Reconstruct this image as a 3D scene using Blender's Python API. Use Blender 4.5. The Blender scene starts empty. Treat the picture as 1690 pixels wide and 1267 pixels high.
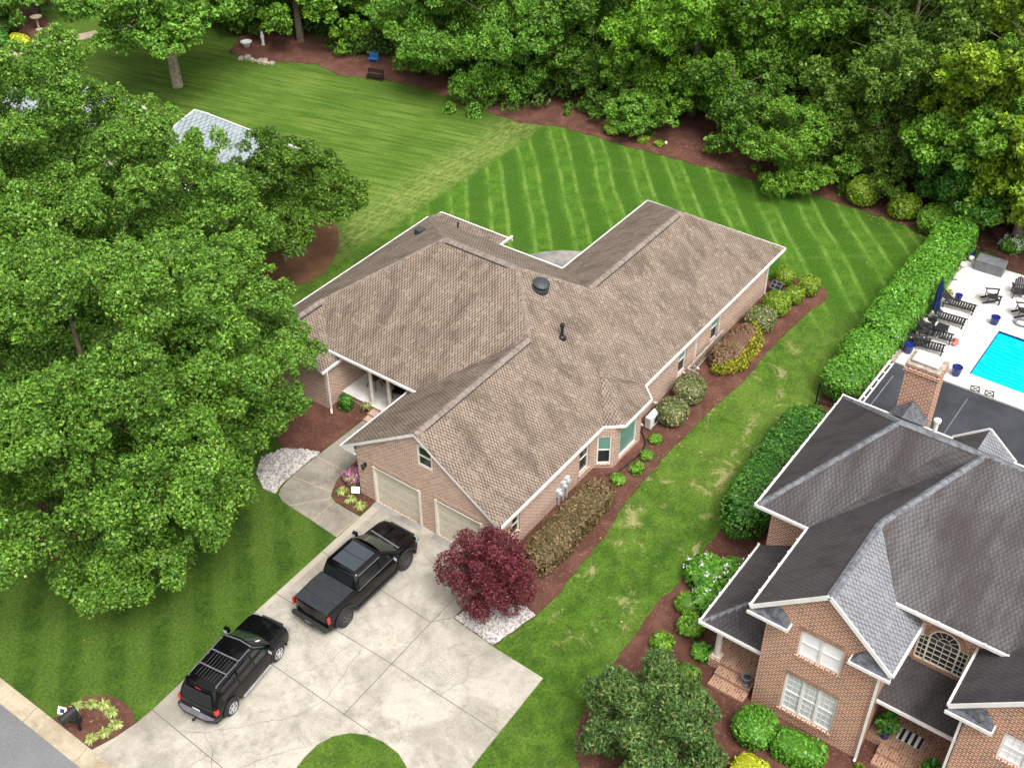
import bpy, math, random
import numpy as np
from math import sin, cos, pi, radians
from mathutils import Vector, Matrix

# ------------------------------------------------------------------ camera, sky, sun, exposure
scene = bpy.context.scene
COL = scene.collection
cam_data = bpy.data.cameras.new("camera")
cam = bpy.data.objects.new("camera", cam_data)
COL.objects.link(cam)
scene.camera = cam
cam_data.sensor_fit = 'HORIZONTAL'
cam_data.sensor_width = 36.0
cam_data.lens = 36.0 * 1978.5 / 1690.0
cam_data.clip_end = 2000
PITCH, ROLL, YAW, CAMH = radians(38.872), radians(-.3265), radians(53.679), 38.0
_a = pi / 2 - YAW
_fh = Vector((cos(_a), sin(_a), 0)); _r = Vector((sin(_a), -cos(_a), 0))
_f = _fh * cos(PITCH) + Vector((0, 0, -sin(PITCH))); _u = _r.cross(_f)
_r2 = _r * cos(ROLL) + _u * sin(ROLL); _u2 = -_r * sin(ROLL) + _u * cos(ROLL)
_m = Matrix((( _r2.x, _u2.x, -_f.x), (_r2.y, _u2.y, -_f.y), (_r2.z, _u2.z, -_f.z)))
cam.matrix_world = Matrix.Translation((0, 0, CAMH)) @ _m.to_4x4()

SUN_AZ = radians(-118)      # direction towards the sun, measured from +X
SUN_EL = radians(60)
world = bpy.data.worlds.new("World"); scene.world = world
world.use_nodes = True
wn = world.node_tree; bg = wn.nodes['Background']
sky = wn.nodes.new('ShaderNodeTexSky'); sky.sky_type = 'NISHITA'; sky.sun_disc = False
sky.sun_elevation = SUN_EL; sky.sun_rotation = pi / 2 - SUN_AZ
sky.dust_density = 6; sky.air_density = 1.0; sky.ozone_density = 0.6
hs = wn.nodes.new('ShaderNodeHueSaturation'); hs.inputs['Saturation'].default_value = 0.12
wn.links.new(sky.outputs[0], hs.inputs['Color']); wn.links.new(hs.outputs[0], bg.inputs[0])
bg.inputs[1].default_value = 0.15
sd = bpy.data.lights.new("sun", 'SUN'); sd.energy = 1.1; sd.angle = radians(20); sd.color = (1, .95, .88)
sun = bpy.data.objects.new("sun", sd); COL.objects.link(sun)
sv = Vector((cos(SUN_AZ) * cos(SUN_EL), sin(SUN_AZ) * cos(SUN_EL), sin(SUN_EL)))
sun.rotation_euler = sv.to_track_quat('Z', 'Y').to_euler()
scene.view_settings.view_transform = 'Standard'; scene.view_settings.look = 'None'
scene.view_settings.exposure = 0.98; scene.view_settings.gamma = 1
scene.render.resolution_x = 1024; scene.render.resolution_y = 767
scene.render.engine = 'CYCLES'
scene.cycles.max_bounces = 6; scene.cycles.transparent_max_bounces = 6

# ------------------------------------------------------------------ material helper
class NT:
    def __init__(s, name):
        s.m = bpy.data.materials.new(name); s.m.use_nodes = True
        s.t = s.m.node_tree; s.b = s.t.nodes['Principled BSDF']; s.out = s.t.nodes['Material Output']
        s.b.inputs['Roughness'].default_value = .85
        s.b.inputs['Specular IOR Level'].default_value = .3
    def n(s, typ, **kw):
        nd = s.t.nodes.new(typ)
        for k, v in kw.items():
            if k.startswith('_'): setattr(nd, k[1:], v)
            else: s.set(nd.inputs[k.replace('__', ' ')], v)
        return nd
    def set(s, inp, v):
        if isinstance(v, bpy.types.NodeSocket): s.t.links.new(v, inp)
        elif isinstance(v, (tuple, list)) and len(v) == 3 and inp.type == 'RGBA': inp.default_value = (*v, 1)
        else: inp.default_value = v
    def math(s, op, a, b=0.0, c=None):
        nd = s.t.nodes.new('ShaderNodeMath'); nd.operation = op
        s.set(nd.inputs[0], a); s.set(nd.inputs[1], b)
        if c is not None: s.set(nd.inputs[2], c)
        return nd.outputs[0]
    def mix(s, f, a, b, blend='MIX'):
        nd = s.t.nodes.new('ShaderNodeMix'); nd.data_type = 'RGBA'; nd.blend_type = blend
        s.set(nd.inputs[0], f); s.set(nd.inputs[6], a); s.set(nd.inputs[7], b)
        return nd.outputs[2]
    def noise(s, vec, scale, detail=4, rough=.55, dist=0.0):
        nd = s.n('ShaderNodeTexNoise', Vector=vec, Scale=scale, Detail=detail, Roughness=rough, Distortion=dist)
        return nd.outputs[0]
    def ramp(s, f, a, b):      # smooth 0..1 between a and b
        nd = s.t.nodes.new('ShaderNodeMapRange'); nd.interpolation_type = 'SMOOTHSTEP'
        s.set(nd.inputs[0], f); nd.inputs[1].default_value = a; nd.inputs[2].default_value = b
        return nd.outputs[0]
    def pos(s): return s.n('ShaderNodeNewGeometry').outputs['Position']
    def uv(s): return s.n('ShaderNodeUVMap').outputs[0]
    def sep(s, v):
        nd = s.n('ShaderNodeSeparateXYZ', Vector=v); return nd.outputs
    def vec(s, x, y, z=0.0):
        nd = s.t.nodes.new('ShaderNodeCombineXYZ'); s.set(nd.inputs[0], x); s.set(nd.inputs[1], y); s.set(nd.inputs[2], z)
        return nd.outputs[0]
    def col(s, c): s.set(s.b.inputs['Base Color'], c)
    def bump(s, h, strength=.3, dist=.02):
        nd = s.n('ShaderNodeBump', Height=h, Strength=strength, Distance=dist)
        s.t.links.new(nd.outputs[0], s.b.inputs['Normal'])

def flat(name, c, rough=.6, metal=0, spec=.4, var=.12, scale=3.0, coat=0):
    """a colour with slight dirt variation"""
    k = NT(name); v = k.noise(k.pos(), scale, 5)
    d = tuple(x * (1 - var * 1.6) for x in c); e = tuple(min(1, x * (1 + var)) for x in c)
    k.col(k.mix(k.ramp(v, .3, .7), d, e))
    k.b.inputs['Roughness'].default_value = rough; k.b.inputs['Metallic'].default_value = metal
    k.b.inputs['Specular IOR Level'].default_value = spec
    if coat: k.b.inputs['Coat Weight'].default_value = coat; k.b.inputs['Coat Roughness'].default_value = .04
    return k.m

M = {}
# grass: front, side and back lawns share one base; mowing stripes are wear marks laid along world lines
def grass_mat():
    k = NT('grass'); p = k.pos(); x, y, z = k.sep(p)
    fine = k.noise(p, 9, 6, .7); mid = k.noise(p, 1.3, 5, .6, .4); big = k.noise(p, .22, 4)
    base = k.mix(k.ramp(mid, .3, .7), (.036, .086, .009), (.085, .165, .018))
    base = k.mix(k.math('MULTIPLY', k.ramp(big, .42, .68), .4), base, (.135, .185, .040))
    # striped back lawn
    s = k.math('ADD', k.math('MULTIPLY', x, .652), k.math('MULTIPLY', y, -.758))
    wob = k.math('MULTIPLY', k.math('SUBTRACT', k.noise(p, .16, 2), .5), .7)
    s = k.math('ADD', s, wob)
    def line(off, w, per=2.38):
        m = k.math('PINGPONG', k.math('ADD', s, off), per / 2)
        return k.math('SUBTRACT', 1.0, k.ramp(m, w * .4, w))
    inb = k.math('MULTIPLY', k.ramp(y, 42.9, 42.4), k.ramp(k.math('ADD', x, k.math('MULTIPLY', k.math('MINIMUM', k.math('SUBTRACT', y, 22.0), 0.0), 1.1)), 44, 50))
    l = k.math('MAXIMUM', line(0.2, .17), line(1.12, .17))
    l = k.math('MULTIPLY', l, k.ramp(k.noise(p, .5, 5, .65), .30, .66))
    l2 = k.math('MULTIPLY', line(-.45, .7), .8)
    back = k.mix(k.ramp(mid, .35, .65), (.048, .125, .010), (.078, .170, .016))
    back = k.mix(l2, back, (.042, .108, .009)); back = k.mix(k.math('MULTIPLY', l, .85), back, (.150, .255, .050))
    t = k.math('ADD', k.math('MULTIPLY', x, .77), k.math('MULTIPLY', y, .64))
    crs = k.math('MULTIPLY', k.ramp(k.noise(k.vec(k.math('MULTIPLY', t, 1.1), k.math('MULTIPLY', s, .06)), 1.0, 3), .55, .75), .35)
    back = k.mix(crs, back, (.105, .19, .026))
    base = k.mix(inb, base, back)
    # left lawn, paler with close wavy mower tracks
    inl = k.math('MULTIPLY', k.ramp(y, 42.4, 43.0), k.ramp(x, 36, 38.5))
    q = k.math('ADD', k.math('MULTIPLY', x, .974), k.math('MULTIPLY', y, .227))
    tr = k.noise(k.vec(k.math('ADD', k.math('MULTIPLY', q, 3.6), k.math('MULTIPLY', k.noise(p, .12, 2), 1.2)), k.math('MULTIPLY', y, .22)), 1.0, 5, .65, .3)
    left = k.mix(k.math('MULTIPLY', k.ramp(tr, .34, .70), k.ramp(k.noise(p, .3, 5, .6), .1, .65)), (.056, .122, .013), (.155, .228, .044))
    left = k.mix(k.math('MULTIPLY', k.ramp(x, 57.5, 62), .7), left, (.052, .098, .012))  # darker towards the wood: tree shade painted into the grass
    near = k.math('MULTIPLY', k.ramp(k.math('ABSOLUTE', k.math('SUBTRACT', y, 44.2)), 2.6, .2), k.ramp(k.noise(k.vec(k.math('MULTIPLY', x, .8), k.math('MULTIPLY', y, 2.4)), 1.6, 7, .75), .40, .68))
    left = k.mix(k.math('MULTIPLY', near, .8), left, (.30, .32, .12))
    base = k.mix(inl, base, left)
    # side lawn with dry straw patches
    ins = k.math('MULTIPLY', k.ramp(y, 19.5, 18.4), k.ramp(x, 24, 28))
    ins = k.math('MULTIPLY', ins, k.ramp(x, 53, 46))
    side = k.math('MULTIPLY', ins, k.ramp(k.noise(p, .70, 6, .72, .5), .54, .66))
    base = k.mix(k.math('MULTIPLY', k.math('MULTIPLY', ins, k.ramp(big, .3, .8)), .5), base, (.13, .21, .03))
    base = k.mix(k.math('MULTIPLY', side, .75), base, (.36, .32, .16))
    # front lawn: darker clover blotches and faint broad stripes
    inf = k.math('MULTIPLY', k.ramp(y, 27.5, 28.3), k.ramp(x, 30, 27))
    fs = k.math('SUBTRACT', 1.0, k.ramp(k.math('PINGPONG', k.math('ADD', k.math('MULTIPLY', x, .74), k.math('MULTIPLY', y, -.67)), .85), .25, .65))
    fr = k.mix(k.ramp(k.noise(p, 1.1, 9, .72, .8), .30, .70), (.026, .068, .008), (.066, .124, .015))
    fr = k.mix(k.math('MULTIPLY', fs, .62), fr, (.085, .145, .022))
    fr = k.mix(k.math('MULTIPLY', k.ramp(k.noise(p, .55, 5, .7), .58, .75), .5), fr, (.15, .17, .045))
    base = k.mix(inf, base, fr)
    grain = k.mix(k.ramp(fine, .25, .75), (.48, .50, .5), (1.40, 1.38, 1.3))
    fin = k.mix(1.0, base, grain, 'MULTIPLY')
    blade = k.noise(p, 34, 3, .8)
    fin = k.mix(1.0, fin, k.mix(k.ramp(blade, .3, .7), (.62, .64, .6), (1.34, 1.32, 1.2)), 'MULTIPLY')
    k.col(fin); k.bump(k.math('ADD', fine, blade), .8, .05)
    k.b.inputs['Roughness'].default_value = .95; k.b.inputs['Specular IOR Level'].default_value = .15
    return k.m
M['grass'] = grass_mat()

def mulch_mat(name, c1, c2, c3):
    k = NT(name); p = k.pos()
    a = k.noise(p, 26, 5, .75); b = k.noise(p, 1.1, 4)
    v = k.n('ShaderNodeTexVoronoi', Vector=p, Scale=17.0).outputs['Color']
    cc = k.mix(k.ramp(a, .3, .7), c1, c2)
    cc = k.mix(k.math('MULTIPLY', k.ramp(k.sep(v)[0], .86, .97), .8), cc, c3)
    cc = k.mix(k.math('MULTIPLY', k.ramp(b, .4, .7), .45), cc, c3)
    k.col(cc); k.bump(a, 1.0, .06); k.b.inputs['Roughness'].default_value = .95
    return k.m
M['mulch'] = mulch_mat('mulch', (.050, .018, .012), (.145, .060, .040), (.21, .10, .07))
M['straw'] = mulch_mat('pine_straw', (.085, .038, .018), (.19, .095, .045), (.24, .13, .07))

def concrete(name, c1, c2, stain, joint=None):
    k = NT(name); p = k.pos()
    a = k.noise(p, .38, 7, .62, .6); b = k.noise(p, 1.6, 7, .7, .5); f = k.noise(p, 16, 5, .8)
    a = k.noise(p, .34, 10, .68, .8); b = k.noise(p, 1.3, 9, .74, .8)
    cc = k.mix(k.ramp(a, .36, .58), c1, c2)
    cc = k.mix(k.math('MULTIPLY', k.ramp(b, .48, .68), .50), cc, stain)
    cc = k.mix(k.math('MULTIPLY', k.ramp(k.noise(p, .7, 8, .7, .5), .54, .70), .35), cc, tuple(min(1, q * 1.28) for q in c2))
    cc = k.mix(k.math('MULTIPLY', k.ramp(f, .50, .68), .42), cc, stain)
    cc = k.mix(k.math('MULTIPLY', k.ramp(f, .5, .25), .3), cc, (.66, .62, .56))
    k.col(cc); k.bump(f, .25, .01); k.b.inputs['Roughness'].default_value = .9
    return k
kd = concrete('driveway_concrete', (.26, .235, .193), (.395, .362, .306), (.155, .139, .111))
# tyre marks: zebra-like arcs where cars turn
p = kd.pos(); x, y, z = kd.sep(p)
wv = kd.n('ShaderNodeTexWave', Vector=p, Scale=3.4, Distortion=5.0, Detail=4.0, Detail__Scale=2.2).outputs[1]
msk = kd.math('MULTIPLY', kd.ramp(kd.noise(p, .33, 4, .6), .50, .66), kd.ramp(wv, .55, .9))
old = kd.b.inputs['Base Color'].links[0].from_socket
dirt = kd.math('MULTIPLY', kd.ramp(y, 25.6, 27.6), kd.ramp(kd.noise(p, .5, 6, .65, .5), .25, .6))
old = kd.mix(kd.math('MULTIPLY', dirt, .5), old, (.17, .15, .12))
old = kd.mix(kd.math('MULTIPLY', kd.math('MULTIPLY', kd.ramp(x, 21.5, 24.5), kd.ramp(kd.noise(p, .9, 5), .35, .6)), .45), old, (.20, .18, .145))
old = kd.mix(kd.math('MULTIPLY', kd.ramp(y, 27.42, 27.5), .6), old, (.40, .36, .28))
kd.col(kd.mix(kd.math('MULTIPLY', msk, .55), old, (.16, .145, .12)))
M['drive'] = kd.m
M['walk'] = concrete('walkway_concrete', (.15, .132, .105), (.255, .228, .185), (.10, .088, .068)).m
M['patio'] = concrete('patio_concrete', (.15, .143, .13), (.27, .257, .235), (.09, .085, .075)).m
M['kerbc'] = concrete('kerb_concrete', (.26, .205, .13), (.37, .315, .225), (.18, .14, .09)).m
M['pooldeck'] = concrete('pool_deck_concrete', (.47, .455, .43), (.57, .555, .53), (.36, .34, .31)).m
M['joint'] = flat('joint_dark', (.11, .097, .077), .95)
M['crack'] = flat('crack_grey', (.13, .112, .09), .95)
def asphalt():
    k = NT('asphalt'); p = k.pos(); a = k.noise(p, 45, 3, .8); b = k.noise(p, .5, 5)
    cc = k.mix(k.ramp(a, .35, .65), (.085, .085, .088), (.19, .19, .195))
    k.col(k.mix(k.math('MULTIPLY', k.ramp(b, .4, .7), .3), cc, (.20, .20, .20))); k.bump(a, .5, .01); return k.m
M['asphalt'] = asphalt()

def brick(name, c1, c2, mortar, c3, w=.23, h=.076, ms=.012, dirt=(.3, .25, .2)):
    k = NT(name); uv = k.uv()
    n1 = k.noise(k.pos(), 2.2, 4); 
    b = k.n('ShaderNodeTexBrick', Vector=uv, Color1=c1, Color2=c2, Mortar=mortar, Scale=1.0)
    b.inputs['Mortar Size'].default_value = ms; b.inputs['Mortar Smooth'].default_value = .3
    b.inputs['Bias'].default_value = 0.0
    b.inputs['Brick Width'].default_value = w; b.inputs['Row Height'].default_value = h
    u, v, _ = k.sep(uv)
    cell = k.n('ShaderNodeTexWhiteNoise', Vector=k.vec(k.math('FLOOR', k.math('DIVIDE', u, w)), k.math('FLOOR', k.math('DIVIDE', v, h)))).outputs[0]
    cc = k.mix(k.math('MULTIPLY', k.ramp(cell, .62, .9), k.math('SUBTRACT', .8, b.outputs['Fac'])), b.outputs['Color'], c3)
    cc = k.mix(k.math('MULTIPLY', k.ramp(n1, .4, .75), .22), cc, dirt)
    k.col(cc); k.bump(b.outputs['Fac'], -.35, .01); return k.m
M['brick1'] = brick('tan_brick', (.31, .155, .100), (.41, .235, .160), (.58, .50, .42), (.20, .088, .055), w=.24, h=.10, ms=.018)
M['brick2'] = brick('red_brick', (.25, .065, .028), (.36, .115, .052), (.58, .48, .37), (.12, .032, .020), w=.24, h=.10, ms=.018)
M['brickp'] = brick('paver_brick', (.26, .115, .06), (.36, .18, .10), (.42, .36, .29), (.17, .07, .045), w=.21, h=.1, ms=.01)

def shingle(name, light, dark, spotc, row=.15, tab=.25, amt=.75, patch=.5):
    """laminated shingles: staggered darker tabs over a light course, broad weathering"""
    k = NT(name); u, v, _ = k.sep(k.uv())
    r = k.math('FLOOR', k.math('DIVIDE', v, row))
    fr = k.math('FRACT', k.math('DIVIDE', v, row))
    rn = k.n('ShaderNodeTexWhiteNoise', Vector=k.vec(r, 3.3)).outputs[0]
    off = k.math('ADD', k.math('MULTIPLY', k.math('MODULO', r, 2.0), .5), k.math('MULTIPLY', rn, .16))
    uu = k.math('ADD', k.math('DIVIDE', u, tab), off)
    cell = k.n('ShaderNodeTexWhiteNoise', Vector=k.vec(k.math('FLOOR', uu), r)).outputs[0]
    fu = k.math('ABSOLUTE', k.math('SUBTRACT', k.math('FRACT', uu), .5))
    dot = k.ramp(fu, .26, .18)
    dot = k.math('MULTIPLY', dot, k.ramp(cell, -.25, .35))
    big = k.noise(k.vec(k.math('MULTIPLY', u, 1.15), k.math('MULTIPLY', v, .55)), 1.0, 7, .66, .5)
    b2 = k.ramp(big, .42, .68)
    dotc = k.mix(b2, dark, tuple(c * .72 for c in dark))
    lc = k.mix(k.math('MULTIPLY', cell, .5), light, spotc)
    lc = k.mix(k.math('MULTIPLY', b2, patch), lc, dark)
    cc = k.mix(k.math('MULTIPLY', dot, amt), lc, dotc)
    sh = k.ramp(fr, .14, .0)
    cc = k.mix(k.math('MULTIPLY', sh, .45), cc, tuple(c * .5 for c in dark))
    g = k.noise(k.pos(), 30, 3, .8)
    cc = k.mix(1.0, cc, k.mix(g, (.82, .82, .82), (1.18, 1.18, 1.18)), 'MULTIPLY')
    k.col(cc); k.bump(k.math('SUBTRACT', fr, dot), .5, .012); k.b.inputs['Roughness'].default_value = .92
    k.b.inputs['Specular IOR Level'].default_value = .25
    return k
M['roof1'] = shingle('tan_shingle', (.255, .205, .160), (.062, .043, .033), (.21, .155, .120), row=.135, tab=.165, amt=.85, patch=.55).m
kr = shingle('grey_shingle', (.098, .092, .094), (.034, .030, .031), (.14, .138, .14), row=.15, tab=.17, amt=.55, patch=.45)
o = kr.b.inputs['Base Color'].links[0].from_socket; u_, v_, _ = kr.sep(kr.uv())
st = kr.noise(kr.vec(kr.math('MULTIPLY', u_, .9), kr.math('MULTIPLY', v_, .18)), .75, 6, .6, .3)
kr.col(kr.mix(kr.math('MULTIPLY', kr.ramp(st, .36, .66), .72), o, (.034, .026, .024)))
M['roof2'] = kr.m
M['roof2l'] = shingle('lit_grey_shingle', (.22, .225, .24), (.075, .078, .085), (.18, .185, .195), row=.15, tab=.19, amt=.75, patch=.15).m  # paler copy of the grey shingle, sunlight put into its colour
ks = shingle('shaded_stained_shingle', (.058, .052, .053), (.028, .024, .024), (.085, .08, .082), row=.15, tab=.18, amt=.45, patch=.6)  # stained copy, also darkened to paint the shade on slopes facing away
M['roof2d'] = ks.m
M['roof3'] = shingle('pale_grey_shingle', (.27, .31, .325), (.13, .155, .17), (.23, .26, .27), row=.36, tab=.4, amt=.7, patch=.1).m
M['cap1'] = flat('tan_ridge_cap', (.195, .155, .128), .9, var=.18, scale=5)
M['cap2'] = flat('grey_ridge_cap', (.13, .134, .146), .9, var=.25, scale=4)
M['membrane'] = flat('flat_roof_membrane', (.030, .032, .038), .8, var=.25, scale=.7)
M['white'] = flat('white_trim_paint', (.66, .64, .61), .5, var=.06)
M['cream'] = flat('cream_trim', (.62, .57, .48), .55, var=.06)
M['soffit'] = flat('soffit_white', (.66, .64, .60), .6)
M['flash'] = flat('grey_shingle_return', (.09, .095, .105), .8, var=.3, scale=6)
M['garage'] = flat('garage_door_paint', (.50, .45, .36), .55, var=.06)
M['black'] = flat('black_metal', (.012, .012, .013), .45)
M['blackp'] = flat('black_paint_satin', (.018, .018, .019), .55)
M['grey'] = flat('grey_plastic', (.14, .145, .155), .6)
M['lgrey'] = flat('light_grey_metal', (.45, .46, .47), .45)
M['dkvent'] = flat('roof_vent_charcoal', (.035, .04, .045), .55)
M['bark'] = flat('bark', (.13, .10, .075), .95, var=.35, scale=8)
M['barkl'] = flat('pale_bark', (.30, .24, .18), .95, var=.3, scale=6)
M['soil'] = flat('potting_soil', (.05, .032, .022), .95)
M['wicker'] = flat('brown_wicker', (.10, .05, .028), .8)
M['navy'] = flat('navy_fabric', (.008, .022, .085), .8)
M['bluepot'] = flat('cobalt_glaze', (.010, .018, .14), .15, spec=.6)
M['blue'] = flat('blue_paint', (.03, .16, .42), .5)
M['pink'] = flat('pink_vinyl', (.55, .13, .13), .4)
M['stone'] = flat('stone', (.33, .28, .22), .9, var=.25, scale=7)
M['tan'] = flat('tan_object', (.42, .33, .22), .8)
def glass(name, c, rough=.08):
    k = NT(name); v = k.noise(k.pos(), 1.4, 3)
    k.col(k.mix(v, tuple(a * .7 for a in c), tuple(a * 1.25 for a in c)))
    k.b.inputs['Roughness'].default_value = rough; k.b.inputs['Specular IOR Level'].default_value = .6
    return k.m
M['gdark'] = glass('window_glass_dark', (.020, .026, .026))
M['ggreen'] = glass('window_glass_green', (.13, .27, .22))
M['gblind'] = glass('window_blinds_white', (.80, .80, .80), .3)
M['gmid'] = glass('window_glass_grey_blinds', (.50, .53, .53), .15)
M['gtent'] = glass('vehicle_glass', (.008, .010, .011), .03)
M['gws'] = glass('windscreen_glass', (.020, .030, .025), .03)
M['car'] = flat('black_car_paint', (.0025, .0025, .003), .12, spec=.22, var=.05, coat=.30)
M['tonneau'] = flat('tonneau_vinyl', (.020, .023, .026), .55, var=.15, scale=6)
M['tyre'] = flat('tyre_rubber', (.020, .020, .020), .85)
M['alloy'] = flat('alloy', (.58, .58, .60), .3, metal=.6)
M['rimdark'] = flat('dark_alloy', (.10, .10, .105), .3, metal=.6)
M['chrome'] = flat('bright_trim', (.42, .42, .43), .35, metal=.5)
M['bumperg'] = flat('grey_bumper_step', (.11, .11, .12), .55)
M['red'] = flat('tail_lamp_red', (.42, .012, .015), .15, spec=.6)
M['lamp'] = flat('clear_lamp', (.22, .22, .22), .15, spec=.7)
M['amber'] = flat('amber_lamp', (.55, .20, .07), .2)
M['paper'] = flat('white_paper', (.80, .84, .80), .6, var=.03)
def pool():
    k = NT('pool_water'); p = k.pos()
    w = k.n('ShaderNodeTexWave', Vector=p, Scale=.9, Distortion=9.0, Detail=4.0).outputs[1]
    cc = k.mix(k.ramp(w, .2, 1.0), (.0, .38, .50), (.0, .44, .54)); k.col(k.mix(k.math('MULTIPLY', k.ramp(k.noise(p, 1.3, 6, .7, .8), .5, .75), .22), cc, (.06, .52, .60)))
    k.b.inputs['Roughness'].default_value = .04; k.bump(k.math('ADD', w, k.noise(p, 5, 5, .7)), .35, .05); return k.m
M['pool'] = pool()
def gravel(name, a, b, c):
    k = NT(name); p = k.pos(); v = k.n('ShaderNodeTexVoronoi', Vector=p, Scale=11.0)
    s = k.sep(v.outputs['Color'])
    cc = k.mix(s[0], a, b); cc = k.mix(k.math('MULTIPLY', k.ramp(s[1], .7, .9), .7), cc, c)
    k.col(cc); k.bump(v.outputs['Distance'], -1.0, .06); return k.m
M['gravel'] = gravel('white_river_gravel', (.28, .255, .235), (.52, .49, .47), (.16, .12, .10))
M['matbw'] = None
kk = NT('striped_mat'); uu = kk.sep(kk.uv())[1]
kk.col(kk.mix(kk.math('GREATER_THAN', kk.math('FRACT', kk.math('DIVIDE', uu, .23)), .5), (.65, .63, .6), (.012, .012, .013)))
M['matbw'] = kk.m

def leafmat(name, lo, hi, alt, trans=.26, rough=.45):
    k = NT(name)
    a = k.n('ShaderNodeAttribute', _attribute_name='tint').outputs['Color']
    s = k.sep(a)
    cc = k.mix(s[0], lo, hi); cc = k.mix(k.ramp(s[1], .82, .95), cc, alt)
    cc = k.mix(1.0, cc, k.mix(s[2], (.60, .60, .60), (1.42, 1.42, 1.42)), 'MULTIPLY')
    k.col(cc); k.b.inputs['Roughness'].default_value = rough; k.b.inputs['Specular IOR Level'].default_value = .3
    tr = k.n('ShaderNodeBsdfTranslucent', Color=cc)
    mx = k.t.nodes.new('ShaderNodeMixShader'); mx.inputs[0].default_value = trans
    k.t.links.new(k.b.outputs[0], mx.inputs[1]); k.t.links.new(tr.outputs[0], mx.inputs[2])
    k.t.links.new(mx.outputs[0], k.out.inputs[0]); return k.m
M['l_oak'] = leafmat('oak_leaves', (.055, .142, .015), (.162, .325, .036), (.22, .34, .045))
M['l_mid'] = leafmat('green_leaves', (.075, .178, .014), (.180, .360, .030), (.19, .35, .04))
M['l_dark'] = leafmat('dark_leaves', (.052, .130, .014), (.130, .262, .026), (.12, .23, .03))
M['l_olive'] = leafmat('olive_leaves', (.056, .122, .014), (.132, .235, .026), (.15, .23, .03))
M['l_bright'] = leafmat('bright_maple_leaves', (.10, .25, .018), (.19, .40, .030), (.28, .47, .04))
M['l_yell'] = leafmat('yellow_green_leaves', (.12, .22, .012), (.22, .34, .018), (.32, .42, .03))
M['l_beech'] = leafmat('beech_leaves', (.078, .190, .020), (.168, .345, .038), (.17, .34, .04))
M['l_crepe'] = leafmat('crepe_leaves', (.042, .105, .010), (.108, .210, .018), (.12, .19, .02))
M['l_box'] = leafmat('boxwood_leaves', (.10, .175, .010), (.19, .285, .020), (.26, .33, .05), .15)
M['l_boxd'] = leafmat('laurel_leaves', (.026, .105, .014), (.075, .205, .022), (.13, .30, .03), .15, .35)
M['l_hedge'] = leafmat('cherry_laurel_leaves', (.055, .17, .014), (.11, .29, .024), (.17, .36, .03), .18, .4)
M['l_varie'] = leafmat('variegated_leaves', (.075, .105, .028), (.19, .205, .070), (.42, .34, .22), .15)
M['l_brown'] = leafmat('browned_hedge_leaves', (.080, .062, .024), (.165, .120, .052), (.27, .15, .09), .1)
M['l_azal'] = leafmat('browned_shrub_twigs', (.13, .068, .042), (.22, .125, .078), (.15, .19, .05), .1)
M['l_gold'] = leafmat('golden_leaves', (.20, .22, .012), (.36, .33, .022), (.16, .20, .02), .2)
M['l_lime'] = leafmat('lime_leaves', (.32, .38, .015), (.52, .54, .030), (.62, .60, .05), .2)
M['l_maple'] = leafmat('japanese_maple_leaves', (.070, .014, .020), (.185, .034, .044), (.20, .045, .052), .25)
M['l_plant'] = leafmat('perennial_leaves', (.20, .27, .06), (.40, .44, .13), (.52, .54, .24), .2)
M['l_crepeb'] = leafmat('crepe_myrtle_leaves', (.040, .095, .020), (.100, .185, .040), (.17, .19, .05), .2)
M['l_wht'] = leafmat('white_petals', (.62, .66, .62), (.80, .80, .76), (.75, .60, .62), .2)
M['l_pink'] = leafmat('pink_petals', (.60, .12, .36), (.75, .28, .52), (.80, .45, .60), .2)
M['l_ivy'] = leafmat('understory_leaves', (.035, .095, .014), (.085, .19, .026), (.09, .10, .03))
M['l_leaf'] = leafmat('fallen_leaves', (.32, .20, .07), (.50, .36, .14), (.42, .13, .07), .1)

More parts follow.
